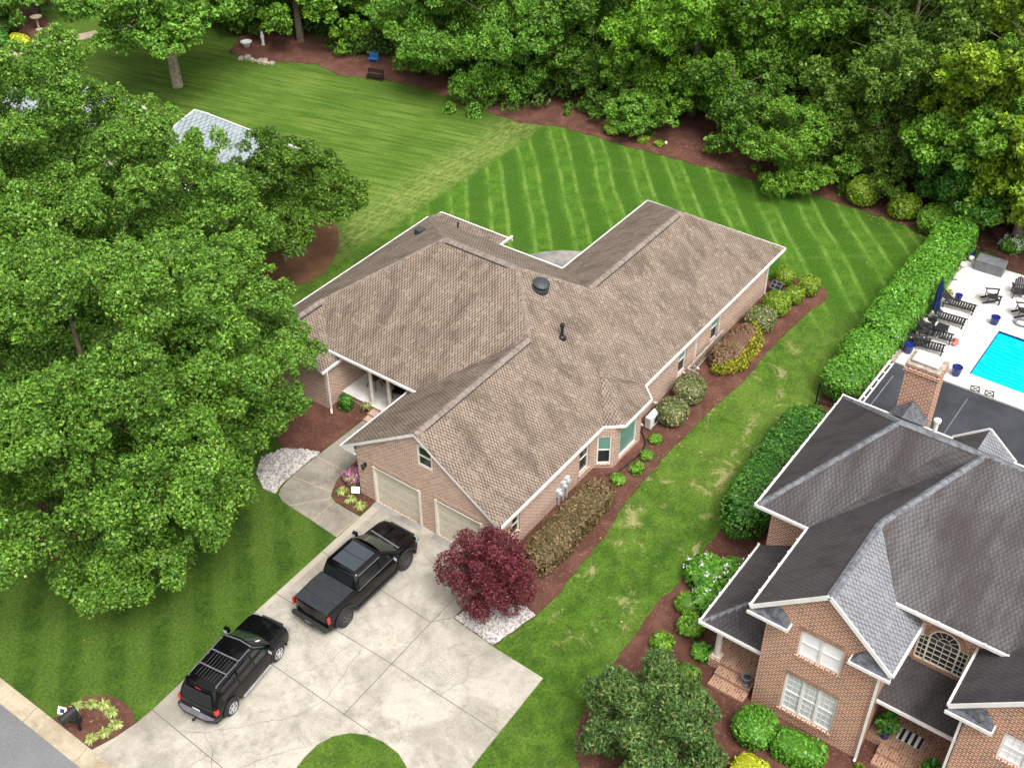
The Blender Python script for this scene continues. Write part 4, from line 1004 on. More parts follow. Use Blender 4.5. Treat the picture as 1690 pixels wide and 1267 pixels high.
# rear dormer gable
mb = MB(); pk = (40.45, 6.0, 6.35); rb = (39.05, 6.0, 6.35)
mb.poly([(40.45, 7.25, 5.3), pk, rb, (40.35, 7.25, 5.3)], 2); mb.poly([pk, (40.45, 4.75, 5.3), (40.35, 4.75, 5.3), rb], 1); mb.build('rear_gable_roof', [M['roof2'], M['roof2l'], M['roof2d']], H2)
mb = MB(); mb.bar((40.5, 7.3, 5.27), (40.5, 6.0, 6.36), .06, .12); mb.build('rear_fascia', M['white'], H2); mb = MB(); mb.bar((40.5, 6.0, 6.36), (40.5, 4.7, 5.27), .06, .12); mb.build('rear_fascia', M['white'], H2)
# side porch roof (hip) and front porch roof
mb = MB(); c0 = (28.02, 11.78, 2.7); c1 = (32.85, 11.78, 2.7); t0 = (30.5, 9.24, 4.2); t1 = (32.8, 9.24, 4.2)
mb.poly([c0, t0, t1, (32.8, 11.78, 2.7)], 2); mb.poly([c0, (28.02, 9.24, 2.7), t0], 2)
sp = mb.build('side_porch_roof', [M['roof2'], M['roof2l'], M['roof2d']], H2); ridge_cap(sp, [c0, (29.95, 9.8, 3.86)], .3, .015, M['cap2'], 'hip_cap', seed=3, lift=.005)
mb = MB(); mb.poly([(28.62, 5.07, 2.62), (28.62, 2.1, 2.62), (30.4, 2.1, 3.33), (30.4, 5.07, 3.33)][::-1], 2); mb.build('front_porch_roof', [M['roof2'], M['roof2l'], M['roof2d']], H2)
mb = MB(); mb.poly([(28.05, 9.26, 2.6), (28.05, 11.75, 2.6), (32.8, 11.75, 2.6), (32.8, 9.26, 2.6)]); mb.build('soffit', M['soffit'], H2)
mb = MB(); mb.poly([(28.65, 5.05, 2.5), (28.65, 2.12, 2.5), (30.39, 2.12, 2.5), (30.39, 5.05, 2.5)]); mb.build('soffit', M['soffit'], H2)
mb = MB(); mb.poly([(32.35, 9.3, 5.2), (32.35, 11.95, 5.2), (40.3, 11.95, 5.2), (40.3, 9.3, 5.2)]); mb.build('soffit', M['soffit'], H2)
mb = MB(); mb.poly([(30.0, 5.5, 6.0), (30.42, 5.5, 6.0), (30.42, 1.8, 6.0), (30.0, 1.8, 6.0)]); mb.build('soffit', M['soffit'], H2)
mb = MB(); mb.poly([(27.76, 9.24, 5.19), (27.76, 9.8, 5.19), (32.3, 9.8, 5.19), (32.3, 9.24, 5.19)]); mb.build('soffit', M['soffit'], H2)
mb = MB(); mb.poly([(27.76, 4.66, 5.19), (27.76, 5.07, 5.19), (30.4, 5.07, 5.19), (30.4, 4.66, 5.19)]); mb.build('soffit', M['soffit'], H2)
mb = MB(); mb.poly([(27.76, 2.1, 5.19), (27.76, 2.62, 5.19), (30.4, 2.62, 5.19), (30.4, 2.1, 5.19)]); mb.build('soffit', M['soffit'], H2)
gutter(H2, [(27.6, 9.88), (32.25, 9.88)], 5.23); gutter(H2, [(32.23, 9.83), (32.23, 12.0)], 5.23); gutter(H2, [(32.2, 12.05), (40.4, 12.05)], 5.23); gutter(H2, [(40.42, 12.05), (40.42, -9)], 5.23)
gutter(H2, [(27.6, 4.59), (30.4, 4.59)], 5.23); gutter(H2, [(27.6, 2.71), (30.4, 2.71)], 5.23); gutter(H2, [(29.91, 5.75), (29.91, 1.65)], 6.06)
gutter(H2, [(27.96, 11.84), (32.85, 11.84)], 2.63, w=.08); gutter(H2, [(27.96, 11.88), (27.96, 9.3)], 2.63, w=.08); gutter(H2, [(28.56, 5.05), (28.56, 2.12)], 2.55, w=.08)
mb = MB()
# clips on the gutters
for a, b, z in (((32.25, 12.06), (40.4, 12.06), 5.3), ((27.6, 9.9), (32.2, 9.9), 5.3), ((28, 11.86), (32.8, 11.86), 2.7), ((29.9, 5.7), (29.9, 1.7), 6.13)):
    L = math.dist(a, b); n = int(L / .75)
    for i in range(n + 1):
        x = a[0] + (b[0] - a[0]) * i / n; y = a[1] + (b[1] - a[1]) * i / n; mb.box(x - .04, x + .04, y - .04, y + .04, z, z + .035)
tag(mb.build('gutter_clips', M['white'], H2), kind='stuff')
for pk_, (ya, yb) in (((27.52, 7.22, 7.55), (9.85, 4.62)), ((27.52, .06, 7.55), (2.68, -2.55))):
    for y in (ya, yb): mb = MB(); mb.bar((27.54, y, E2 - .04), (27.54, pk_[1], pk_[2] - .05), .05, .16); mb.build('rake_board', M['white'], H2)
# pork-chop eave returns: little hipped shingle shelves with white edges
for (y0, y1) in ((9.85, 8.35), (4.62, 6.05), (2.68, 1.2)):
    mb = MB(); sg = 1 if y1 > y0 else -1
    mb.poly([(27.40, y0, 5.20), (27.40, y1, 5.20), (27.74, y1 - .38 * sg, 5.70), (27.74, y0 + .52 * sg, 5.70), (27.74, y0 + .04 * sg, 5.28)], 1)
    mb.poly([(27.40, y1, 5.20), (27.74, y1, 5.20), (27.74, y1 - .38 * sg, 5.70)], 1)
    r_ = mb.build('eave_return', [M['flash'], M['flash']], H2)
    f2 = MB(); f2.bar((27.38, y0 - .04 * sg, 5.15), (27.38, y1 + .04 * sg, 5.15), .05, .13); f2.bar((27.38, y1 + .02 * sg, 5.15), (27.74, y1 + .02 * sg, 5.15), .05, .13); f2.poly([(27.4, y0, 5.09), (27.74, y0, 5.09), (27.74, y1, 5.09), (27.4, y1, 5.09)]); f2.build('return_fascia', M['white'], r_)
# downspouts
downspout(H2, 27.66, 5.0, 5.1, .1, (-.1, 0)); downspout(H2, 27.66, 2.17, 5.1, .1, (-.1, 0))
for a, b in (((30.0, 5.35, 6.0), (30.15, 5.35, 5.65)), ((30.0, 1.95, 6.0), (30.15, 1.95, 5.65)), ((30.4, 4.6, 5.1), (30.35, 4.55, 4.75))): mb = MB(); mb.bar(a, b, .11, .09); mb.build('gutter_elbow', M['white'], H2)
# side porch: brick floor, pier, column, steps
mb = MB(); mb.box(28.4, 32.78, 9.26, 11.35, -.05, .45); mb.build('side_porch_floor', M['brickp'], H2)
mb = MB(); mb.box(27.95, 28.38, 9.45, 10.95, -.05, .30); mb.box(27.45, 27.94, 9.45, 10.95, -.05, .16); mb.build('side_porch_step', M['brickp'], H2)
mb = MB(); mb.box(28.33, 28.83, 10.96, 11.42, -.05, .50); mb.build('column_pier', M['brick2'], H2)
for i, (x, y) in enumerate(((28.58, 11.19), (32.5, 11.19))):
    mb = MB(); mb.box(x - .17, x + .17, y - .17, y + .17, .501, .58); mb.lathe([(.135, 0), (.125, 1.0), (.105, 1.95), (.15, 1.98), (.15, 2.04)], (x, y, .58), 16); mb.build('porch_column', M['cream'], H2, smooth=40)
mb = MB()
mb.box(28.75, 30.38, 2.12, 5.05, -.05, .45); mb.box(28.3, 28.74, 2.35, 4.5, -.05, .30); mb.box(27.85, 28.29, 2.35, 4.5, -.05, .15); mb.build('front_porch_floor', M['brickp'], H2)
# chimney
ch = MB(); ch.prism([(40.65, 8.5), (41.6, 8.5), (41.6, 9.85), (40.65, 9.85)], 0, 7.55)
ch.prism([(40.57, 8.42), (41.68, 8.42), (41.68, 9.93), (40.57, 9.93)], 7.55, 7.72); ch.prism([(40.62, 8.47), (41.63, 8.47), (41.63, 9.88), (40.62, 9.88)], 7.72, 7.86)
c = ch.build('chimney', M['brick2'], H2)
mb = MB(); mb.box(40.58, 41.67, 8.43, 9.92, 7.86, 7.93); mb.build('chimney_crown', M['stone'], c)
mb = MB(); mb.box(40.76, 41.5, 8.62, 9.72, 8.02, 8.12); mb.box(40.84, 41.42, 8.7, 9.64, 7.93, 8.02); mb.build('chimney_cap', M['white'], c, bevel=.02)
mb = MB(); mb.poly([(40.2, 9.95, 5.5), (40.2, 9.2, 6.2), (40.64, 9.2, 6.2), (40.64, 9.95, 5.5)][::-1], 0); mb.poly([(40.2, 8.4, 5.5), (40.2, 9.2, 6.2), (40.64, 9.2, 6.2), (40.64, 8.4, 5.5)], 0); mb.poly([(39.3, 9.2, 6.2), (40.2, 9.95, 5.5), (40.2, 9.2, 6.2)], 0); mb.poly([(39.3, 9.2, 6.2), (40.2, 9.2, 6.2), (40.2, 8.4, 5.5)], 0); mb.build('chimney_cricket', M['flash'], c)
mb = MB(); mb.lathe([(.12, 0), (.09, .1), (.09, .55), (.15, .56), (.16, .68), (.04, .76)], (39.75, 7.9, 5.75), 14); mb.build('flue_pipe', M['white'], H2, smooth=40)
# flat-roofed sunroom
mb = MB(); mb.box(40.0, 46.7, -9, 12.0, 0, 2.9); mb.build('sunroom_wall', M['brick2'], H2)
mb = MB(); mb.box(39.92, 46.85, -9, 12.12, 2.9, 3.0); mb.build('flat_roof', M['membrane'], H2)
mb = MB(); mb.bar((40.4, 12.15, 3.0), (46.9, 12.15, 3.0), .09, .12); mb.bar((40.4, 11.95, 3.03), (46.8, 11.95, 3.03), .06, .05)
for i in range(9): mb.box(40.6 + i * .75, 40.66 + i * .75, 11.95, 12.12, 3.0, 3.06)
mb.build('roof_edge_trim', M['white'], H2)
mb = MB(); mb.bar((46.88, 12.15, 2.98), (46.88, -9, 2.98), .10, .14); mb.bar((45.9, 11.6, 3.012), (40.8, 11.6, 3.012), .05, .02); mb.bar((46.3, 8.2, 3.01), (42.1, 8.2, 3.01), .04, .02); mb.bar((46.3, 4.2, 3.01), (42.1, 4.2, 3.01), .04, .02); mb.build('roof_edge', M['grey'], H2)

# ------------------------------------------------------------------ the pale-roofed house behind the oaks
H3 = thing('neighbour_house', 'house with pale grey shingle roof mostly hidden behind the oaks', 'house', (42, 57, 0))
mb = MB(); mb.box(37.6, 45.3, 48.9, 57.2, 0, 2.5); mb.box(36.0, 43.6, 61.8, 71.0, 0, 2.5); mb.build('wall', M['cream'], H3)
mb = MB()
for (x1, y0, y1) in ((45.85, 49.3, 57.9), (44.1, 61.4, 71.5)):
    xm = x1 - 1.0
    mb.poly([(x1 - 9, y0, 1.9), (xm, y0, 3.75), (xm, y1, 3.75), (x1 - 9, y1, 1.9)]); mb.poly([(x1, y0, 3.05), (x1, y1, 3.05), (xm, y1, 3.75), (xm, y0, 3.75)])
r3 = mb.build('roof', M['roof3'], H3)
for a, b in (((36.8, 57.93, 1.9), (44.85, 57.93, 3.74)), ((45.9, 57.93, 3.05), (44.85, 57.93, 3.74)), ((44.1, 61.37, 3.05), (43.1, 61.37, 3.74))): mb = MB(); mb.bar(a, b, .06, .14); mb.build('fascia', M['white'], H3)
gutter(H3, [(45.9, 57.9), (45.9, 49.25)], 3.0); gutter(H3, [(44.15, 61.4), (44.15, 71)], 3.0)
mb = MB(); mb.prism([(46.1, 58.6), (48.8, 60.6), (49.1, 60.0), (46.6, 58.0)], 0, .05); struct('side_path', mb, M['kerbc'])
M['roofsky'] = glass('cab_roof_sky_sheen', (.030, .036, .046), .05)  # blue-grey base paints the sky's reflection on the black cab roof
M['roofsky'].node_tree.nodes['Principled BSDF'].inputs['Specular IOR Level'].default_value = .9

# ------------------------------------------------------------------ vehicles
def arch(cx, r, zb, n=9):
    """wheel-arch notch in the side outline, rear to front"""
    return [(cx - r * cos(pi * k / (n - 1)), zb + r * 1.0 * sin(pi * k / (n - 1)) * .98) for k in range(n)]
def body_mesh(outline, W, zt, slices, bulge=.05, zmid=.75):
    mb = MB(); rings = []
    cx = sum(p[0] for p in outline) / len(outline)
    xs = [p[0] for p in outline]; x0, x1 = min(xs), max(xs); L = x1 - x0
    for f, ins, drop in slices:
        ring = []
        for x, z in outline:
            t = (x - x0) / L * 2 - 1
            xx = x - math.copysign(abs(t) ** 6 * ins, t)
            zz = z - drop * max(0, min(1, (z - .62) / .3))
            yy = f * W / 2 * (1 - bulge * max(0, (zz - zmid)) / .5 - .02 * max(0, zmid - zz)) 
            yy -= math.copysign(abs(t) ** 8 * .07 * abs(f), f)
            ring.append(mb.pt((xx, yy, zz)))
        rings.append(ring)
    n = len(outline)
    for A, B in zip(rings, rings[1:]):
        for k in range(n):
            mb.f.append([A[k], A[(k + 1) % n], B[(k + 1) % n], B[k]]); mb.mi.append(0)
    mb.f += [rings[0][::-1], rings[-1]]; mb.mi += [0, 0]
    return mb
SL = [(-1, .16, .075), (-.985, .12, .045), (-.93, .07, .02), (-.75, .03, .005), (-.3, 0, 0), (.3, 0, 0), (.75, .03, .005), (.93, .07, .02), (.985, .12, .045), (1, .16, .075)]
def rrect(x0, x1, w, r, z, bow_f=0, bow_r=0, n=4):
    pts = []
    for (cx, cy, a0) in ((x1 - r, w - r, 0), (x0 + r, w - r, pi / 2), (x0 + r, -w + r, pi), (x1 - r, -w + r, 3 * pi / 2)):
        for k in range(n + 1):
            a = a0 + pi / 2 * k / n; x = cx + r * cos(a); y = cy + r * sin(a)
            q = 1 - (y / w) ** 2; x += bow_f * q if cx > (x0 + x1) / 2 else -bow_r * q
            pts.append((x, y, z))
    # refine the long front and rear runs so the bow shows
    out = []
    for a, b in zip(pts, pts[1:] + pts[:1]):
        out.append(a)
        if abs(a[1] - b[1]) > .5:
            for k in range(1, 6):
                y = a[1] + (b[1] - a[1]) * k / 6; q = 1 - (y / w) ** 2; f = a[0] > (x0 + x1) / 2
                xb = (x1 + bow_f * q) if f else (x0 - bow_r * q); out.append((xb, y, z))
    return out
def cabin(rings):
    mb = MB(); R_ = [[mb.pt(p) for p in r] for r in rings]; n = len(R_[0])
    for A, B in zip(R_, R_[1:]):
        for k in range(n): mb.f.append([A[k], A[(k + 1) % n], B[(k + 1) % n], B[k]]); mb.mi.append(0)
    mb.f.append(R_[-1]); mb.mi.append(0); return mb
def pane(name, quad, mat_, parent, off, div=5, bow=0.0):
    """glass patch from four corners (a,b bottom; c,d top), pushed out by off"""
    a, b, c, d = [Vector(q) for q in quad]; mb = MB(); nrm = (b - a).cross(d - a).normalized()
    P = lambda s, t: (a.lerp(b, s)).lerp(d.lerp(c, s), t) + nrm * (off + bow * (1 - (2 * s - 1) ** 2))
    g = [[mb.pt(P(i / div, j / 2)) for j in range(3)] for i in range(div + 1)]
    for i in range(div):
        for j in range(2): mb.f.append([g[i][j], g[i + 1][j], g[i + 1][j + 1], g[i][j + 1]]); mb.mi.append(0)
    return mb.build(name, mat_, parent, local=True, smooth=50)
def wheel(parent, x, y, r, w, rim, spokes, side):
    mb = MB(); s = side; prof = [(r * .60, -w / 2), (r * .88, -w / 2), (r * .97, -w / 2 + .03), (r, -w * .28), (r, w * .28), (r * .97, w / 2 - .03), (r * .88, w / 2), (r * .60, w / 2)]
    mb.lathe(prof, (x, y, r), 28, 'y'); t = mb.build('wheel', M['tyre'], parent, local=True, smooth=35)
    mb = MB(); yo = y + s * (w / 2 + .006)
    mb.lathe([(r * .64, s * -.02), (r * .655, s * .0), (r * .62, s * .012), (r * .57, s * -.01), (r * .57, s * -.03)] , (x, yo, r), 28, 'y')
    for k in range(spokes):
        a = 2 * pi * k / spokes + .3; mb.bar((x + cos(a) * r * .1, yo + s * .002, r + sin(a) * r * .1), (x + cos(a) * r * .58, yo + s * .004, r + sin(a) * r * .58), .022, r * .17, up=(-sin(a), 0, cos(a)))
    mb.lathe([(r * .15, s * -.02), (r * .15, s * .02), (.01, s * .025)], (x, yo, r), 14, 'y')
    mb.build('rim', M[rim], t, local=True, smooth=40)
    mb = MB(); mb.lathe([(r * .57, 0), (.01, 0.001)], (x, yo - s * .03, r), 20, 'y'); mb.build('brake', M['black'], t, local=True)
def mirror_(parent, x, y, z, s, m='car', g='lgrey'):
    mb = MB(); mb.bar((x, y, z), (x + .0, y + s * .16, z + .05), .06, .05); mb.prism([(x - .09, y + s * .10), (x + .10, y + s * .12), (x + .08, y + s * .34), (x - .09, y + s * .32)], z, z + .24)
    q = mb.build('mirror', M[m], parent, local=True, bevel=.02)
    mb = MB(); mb.poly([(x - .096, y + s * .13, z + .03), (x - .096, y + s * .30, z + .03), (x - .096, y + s * .30, z + .21), (x - .096, y + s * .13, z + .21)]); mb.build('mirror_glass', M[g], q, local=True)

# --- pickup: origin midway between the axles on the ground
PT = thing('pickup_truck', 'black crew-cab pickup truck with covered bed parked nearer the garage', 'pickup truck', (23.38, 25.15, .035), radians(.4), 'black vehicles parked on the driveway')
r = .43; zb = .42; xa, xf = -1.88, 1.9
ol = [(-2.86, .55), (-2.84, .42), (-2.45, .40)] + arch(xa, .54, .44) + [(-1.2, .38), (1.3, .38)] + arch(xf, .54, .44) + [(2.55, .40), (2.80, .48), (2.88, .70), (2.87, .98), (2.78, 1.12), (2.55, 1.19), (2.0, 1.24), (1.6, 1.27), (1.5, 1.26), (.5, 1.24), (-.8, 1.24), (-1.08, 1.26), (-1.12, 1.34), (-1.8, 1.35), (-2.78, 1.36), (-2.83, 1.33), (-2.84, .85), (-2.88, .62)]
body_mesh(ol, 2.02, 1.3, SL, .045, .85).build('body', M['car'], PT, local=True, smooth=32)
belt = rrect(-1.10, 1.60, .96, .14, 1.22, .10, .03); mid = rrect(-1.03, 1.20, .92, .14, 1.50, .10, .03); top = rrect(-.92, .66, .82, .16, 1.86, .08, .03); top2 = rrect(-.84, .56, .74, .16, 1.92, .06, .02)
cabin([belt, mid, top, top2]).build('cab', M['car'], PT, local=True, smooth=40)
pane('windscreen', [(1.57, -.84, 1.27), (1.57, .84, 1.27), (.73, .70, 1.83), (.73, -.70, 1.83)], M['gws'], PT, .012, 8, .10)
pane('rear_window', [(-1.11, .80, 1.36), (-1.11, -.80, 1.36), (-.96, -.70, 1.80), (-.96, .70, 1.80)], M['gtent'], PT, .012, 6, .03)
for sd_ in (-1, 1):
    for (xa0, xa1, xt0, xt1) in ((.36, 1.34, .36, .66), (-.92, .30, -.80, .30)):
        q = [(xa0, sd_ * .955, 1.27), (xa1, sd_ * .955, 1.27), (xt1, sd_ * .84, 1.80), (xt0, sd_ * .84, 1.80)]
        if sd_ > 0: q = [q[1], q[0], q[3], q[2]]
        pane('side_window', q, M['gtent'], PT, .014, 3)
    mb = MB(); mb.bar((1.42, sd_ * .965, 1.262), (-1.0, sd_ * .985, 1.262), .02, .022); mb.bar((.50, sd_ * .83, 1.842), (-.80, sd_ * .83, 1.842), .03, .03); mb.build('window_trim', M['chrome' if False else 'bumperg'], PT, local=True)
    wheel(PT, xa, sd_ * .91, r, .27, 'rimdark', 7, sd_); wheel(PT, xf, sd_ * .91, r, .27, 'rimdark', 7, sd_)
    mirror_(PT, 1.18, sd_ * .93, 1.26, sd_, 'car', 'lgrey')
    mb = MB(); mb.bar((-1.25, sd_ * 1.02, .42), (1.25, sd_ * 1.02, .42), .12, .05); mb.build('side_step', M['blackp'], PT, local=True, bevel=.01)
    for ax_ in (xa, xf):
        mb = MB(); pts = [(ax_ - .60 * cos(pi * k / 12), sd_ * 1.0, .44 + .60 * sin(pi * k / 12)) for k in range(13)]
        for p_, q_ in zip(pts, pts[1:]): mb.bar(p_, q_, .06, .10, up=(0, 1, 0))
        mb.build('fender_flare', M['blackp'], PT, local=True)
    for k, (xd, zd) in enumerate(((.34, .8), (-.86, .8), (1.34, .8))):
        mb = MB(); mb.box(xd - .004, xd + .004, sd_ * .985, sd_ * 1.0, .5, 1.22); mb.build('door_seam', M['black'], PT, local=True)
    mb = MB(); mb.box(-2.82, -2.70, sd_ * .90, sd_ * .985, .90, 1.26); mb.build('tail_lamp', M['red'], PT, local=True, bevel=.02)
    mb = MB(); mb.box(2.62, 2.86, sd_ * .70, sd_ * .955, .90, 1.06); mb.build('headlight', M['lamp'], PT, local=True, bevel=.02)
mb = MB(); mb.box(-2.78, -2.24, -.86, .86, 1.355, 1.392); mb.box(-2.232, -1.70, -.86, .86, 1.355, 1.392); mb.box(-1.692, -1.16, -.86, .86, 1.355, 1.392); mb.build('bed_cover', M['tonneau'], PT, local=True, bevel=.012)
mb = MB(); mb.box(-3.0, -2.84, -.93, .93, .50, .70); mb.box(-3.02, -2.96, -.30, .30, .44, .56); mb.build('rear_bumper', M['blackp'], PT, local=True, bevel=.03)
mb = MB(); mb.box(-3.03, -3.021, -.16, .16, .585, .69); mb.build('number_plate', M['grey'], PT, local=True)
mb = MB(); mb.box(2.80, 2.93, -.66, .66, .62, 1.02); mb.build('grille', M['blackp'], PT, local=True, bevel=.02)
mb = MB(); mb.prism([(1.75, -.52), (2.6, -.45), (2.6, -.18), (1.75, -.2)], 1.215, 1.262); mb.prism([(1.75, .2), (2.6, .18), (2.6, .45), (1.75, .52)], 1.215, 1.262); mb.build('bonnet_bulge', M['car'], PT, local=True, bevel=.015)
mb = MB(); mb.bar((1.72, -.8, 1.285), (1.82, .8, 1.285), .07, .02); mb.bar((1.66, -.55, 1.30), (1.55, -.05, 1.345), .015, .015); mb.bar((1.68, .15, 1.30), (1.56, .6, 1.34), .015, .015); mb.build('wiper_cowl', M['bumperg'], PT, local=True)
mb = MB(); mb.box(-.74, -.10, -.60, .60, 1.905, 1.928); mb.box(-.08, .50, -.60, .60, 1.905, 1.928); mb.build('roof_sheen_panel', M['roofsky'], PT, local=True, bevel=.006)
# --- estate 4x4
SV = thing('suv', 'black SUV with roof rack and silver alloy wheels nearest the mailbox', 'SUV', (17.13, 25.82, .035), radians(8.2), 'black vehicles parked on the driveway')
r = .38; xa, xf = -1.42, 1.43
ol = [(-2.30, .55), (-2.26, .40), (-1.95, .36)] + arch(xa, .47, .38) + [(-.85, .33), (.9, .33)] + arch(xf, .47, .38) + [(2.0, .36), (2.22, .45), (2.34, .60), (2.35, .88), (2.25, 1.00), (2.0, 1.06), (1.5, 1.10), (1.05, 1.14), (.95, 1.12), (.3, 1.10), (-1.4, 1.12), (-2.18, 1.12), (-2.26, 1.05), (-2.29, .85)]
body_mesh(ol, 1.87, 1.3, SL, .05, .8).build('body', M['car'], SV, local=True, smooth=32)
belt = rrect(-2.22, 1.22, .89, .14, 1.07, .10, .06); mid = rrect(-2.08, .78, .83, .14, 1.40, .10, .06); top = rrect(-1.92, .40, .72, .16, 1.72, .08, .06); top2 = rrect(-1.80, .28, .64, .16, 1.765, .06, .05)
cabin([belt, mid, top, top2]).build('cab', M['car'], SV, local=True, smooth=40)
pane('windscreen', [(1.20, -.77, 1.12), (1.20, .77, 1.12), (.46, .61, 1.69), (.46, -.61, 1.69)], M['gws'], SV, .012, 8, .10)
pane('rear_window', [(-2.20, .74, 1.13), (-2.20, -.74, 1.13), (-1.99, -.62, 1.62), (-1.99, .62, 1.62)], M['gtent'], SV, .05, 6, .045)
for sd_ in (-1, 1):
    for (a0, a1, t0, t1) in ((.14, .98, .10, .38), (-.78, .08, -.72, .04), (-1.80, -.86, -1.66, -.80)):
        q = [(a0, sd_ * .885, 1.13), (a1, sd_ * .885, 1.13), (t1, sd_ * .735, 1.66), (t0, sd_ * .735, 1.66)]
        if sd_ > 0: q = [q[1], q[0], q[3], q[2]]
        pane('side_window', q, M['gws'] if a0 > 0 else M['gtent'], SV, .015, 3)
    wheel(SV, xa, sd_ * .80, r, .25, 'alloy', 6, sd_); wheel(SV, xf, sd_ * .80, r, .25, 'alloy', 6, sd_)
    mirror_(SV, .92, sd_ * .86, 1.10, sd_, 'car', 'lgrey')
    mb = MB(); mb.bar((-.80, sd_ * .955, .37), (.86, sd_ * .955, .37), .07, .03); mb.build('running_board', M['alloy'], SV, local=True, bevel=.01)
    mb = MB(); mb.bar((.22, sd_ * .64, 1.815), (-1.75, sd_ * .64, 1.815), .035, .03)
    for x in (.2, -.6, -1.15, -1.72): mb.box(x - .04, x + .04, sd_ * .64 - .02, sd_ * .64 + .02, 1.75, 1.80)
    mb.build('roof_rail', M['bumperg'], SV, local=True)
    for ax_ in (xa, xf):
        mb = MB(); pts = [(ax_ - .50 * cos(pi * k / 12), sd_ * .925, .38 + .50 * sin(pi * k / 12)) for k in range(13)]
        for p_, q_ in zip(pts, pts[1:]): mb.bar(p_, q_, .04, .07, up=(0, 1, 0))
        mb.build('fender_flare', M['blackp'], SV, local=True)
    mb = MB(); mb.box(-2.26, -2.08, sd_ * .78, sd_ * .905, .80, 1.06); mb.build('tail_lamp', M['red'], SV, local=True, bevel=.02)
    mb = MB(); mb.box(2.10, 2.33, sd_ * .56, sd_ * .86, .80, .95); mb.build('headlight', M['lamp'], SV, local=True, bevel=.02)
    mb = MB(); mb.bar((1.08, sd_ * .80, 1.13), (.40, sd_ * .66, 1.735), .03, .03); mb.build('pillar_trim', M['bumperg'], SV, local=True)
mb = MB()
for x in (-.42, -1.12): mb.bar((x, -.64, 1.84), (x, .64, 1.84), .05, .03)
mb.build('rack_crossbar', M['bumperg'], SV, local=True)
mb = MB()
for i in range(7): y = -.42 + i * .14; mb.box(-1.62, -.40, y - .018, y + .018, 1.766, 1.782)
mb.build('roof_rib', M['blackp'], SV, local=True)
mb = MB(); mb.bar((.40, -.6, 1.735), (.46, 0, 1.742), .05, .03); mb.bar((.46, 0, 1.742), (.40, .6, 1.735), .05, .03); mb.bar((1.18, -.72, 1.13), (1.28, 0, 1.13), .05, .02); mb.bar((1.28, 0, 1.13), (1.18, .72, 1.13), .05, .02); mb.bar((1.05, -.5, 1.20), (1.12, .1, 1.16), .015, .015); mb.build('windscreen_surround', M['bumperg'], SV, local=True)
mb = MB(); mb.prism([(-2.48, -.55), (-2.34, -.92), (-2.1, -.955), (-2.1, .955), (-2.34, .92), (-2.48, .55)], .48, .66); mb.build('rear_bumper', M['blackp'], SV, local=True, bevel=.03)
mb = MB(); mb.prism([(-2.50, -.5), (-2.38, -.80), (-2.30, -.80), (-2.30, .80), (-2.38, .80), (-2.50, .5)], .66, .672); mb.build('bumper_step', M['bumperg'], SV, local=True)
mb = MB(); mb.box(-2.34, -2.325, -.17, .17, .75, .86); mb.build('number_plate', M['lgrey'], SV, local=True)
mb = MB(); mb.box(-2.62, -2.46, -.03, .03, .42, .47); mb.lathe([(.03, 0), (.03, .08)], (-2.6, 0, .47), 8); mb.build('tow_hitch', M['black'], SV, local=True)
mb = MB(); mb.box(-2.0, -1.86, -.62, .62, 1.70, 1.73); mb.build('rear_spoiler', M['car'], SV, local=True, bevel=.01)
mb = MB(); mb.box(-2.02, -1.995, -.13, .13, 1.655, 1.695); mb.build('brake_lamp', M['red'], SV, local=True)
mb = MB(); mb.box(2.28, 2.40, -.5, .5, .55, .92); mb.build('grille', M['blackp'], SV, local=True, bevel=.02)
mb = MB()
for y in (-.36, .36): mb.bar((1.25, y, 1.135), (2.1, y * .8, 1.065), .03, .02)
mb.bar((1.3, 0, 1.132), (2.15, 0, 1.06), .02, .012); mb.build('bonnet_crease', M['car'], SV, local=True)
mb = MB(); mb.T = Matrix.Translation((.93, -.36, 1.42)) @ Matrix.Rotation(radians(37), 4, 'Y') @ Matrix.Rotation(radians(8), 4, 'Z'); mb.box(-.13, .13, -.12, .12, .0, .006); mb.build('windscreen_notice', M['paper'], SV, local=True)

# ------------------------------------------------------------------ trees
OG = 'big oaks on the left side of the tan-roofed house'
OK = dict(group=OG, pr=(.085, .15), flat_=1.05, elong=1.3, inner=.8, cone=.30)
tree('oak_tree', 'large oak rising from the mulch ring at the left lawn', 'tree', (20.0, 35.4, 0), 14.0, 7.2, 6.7, 7.0, 'l_oak', 11, n=230, dens=105, size=.112, low=-.88, **OK)
tree('oak_tree', 'oak with branches reaching over the white rock bed and house corner', 'tree', (25.9, 35.6, 0), 11.0, 4.9, 5.3, 6.0, 'l_oak', 12, n=190, dens=105, size=.112, low=-.88, **OK)
tree('oak_tree', 'oak just in front of the pale grey roof', 'tree', (30.2, 43.6, 0), 13.0, 4.9, 5.6, 7.6, 'l_oak', 13, n=210, dens=90, size=.12, low=-.8, **OK)
tree('oak_tree', 'tallest oak at the upper left, farthest from the driveway', 'tree', (30.0, 51.2, 0), 14.5, 5.9, 6.5, 8.5, 'l_oak', 14, n=220, dens=80, size=.125, low=-.8, **OK)
tree('oak_tree', 'oak nearest the left picture edge between the front and rear oaks', 'tree', (20.6, 44.6, 0), 14.5, 5.6, 6.4, 8.2, 'l_oak', 19, n=160, dens=85, size=.12, low=-.85, **OK)
tree('crepe_myrtle', 'low spreading dark green tree over the pine straw bed', 'tree', (39.5, 45.3, 0), 6.4, 3.9, 2.8, 4.0, 'l_crepe', 15, n=100, dens=90, size=.12, tr=.11, bark='barkl', low=-.5, flat_=.75, pr=(.12, .22), inner=.5)
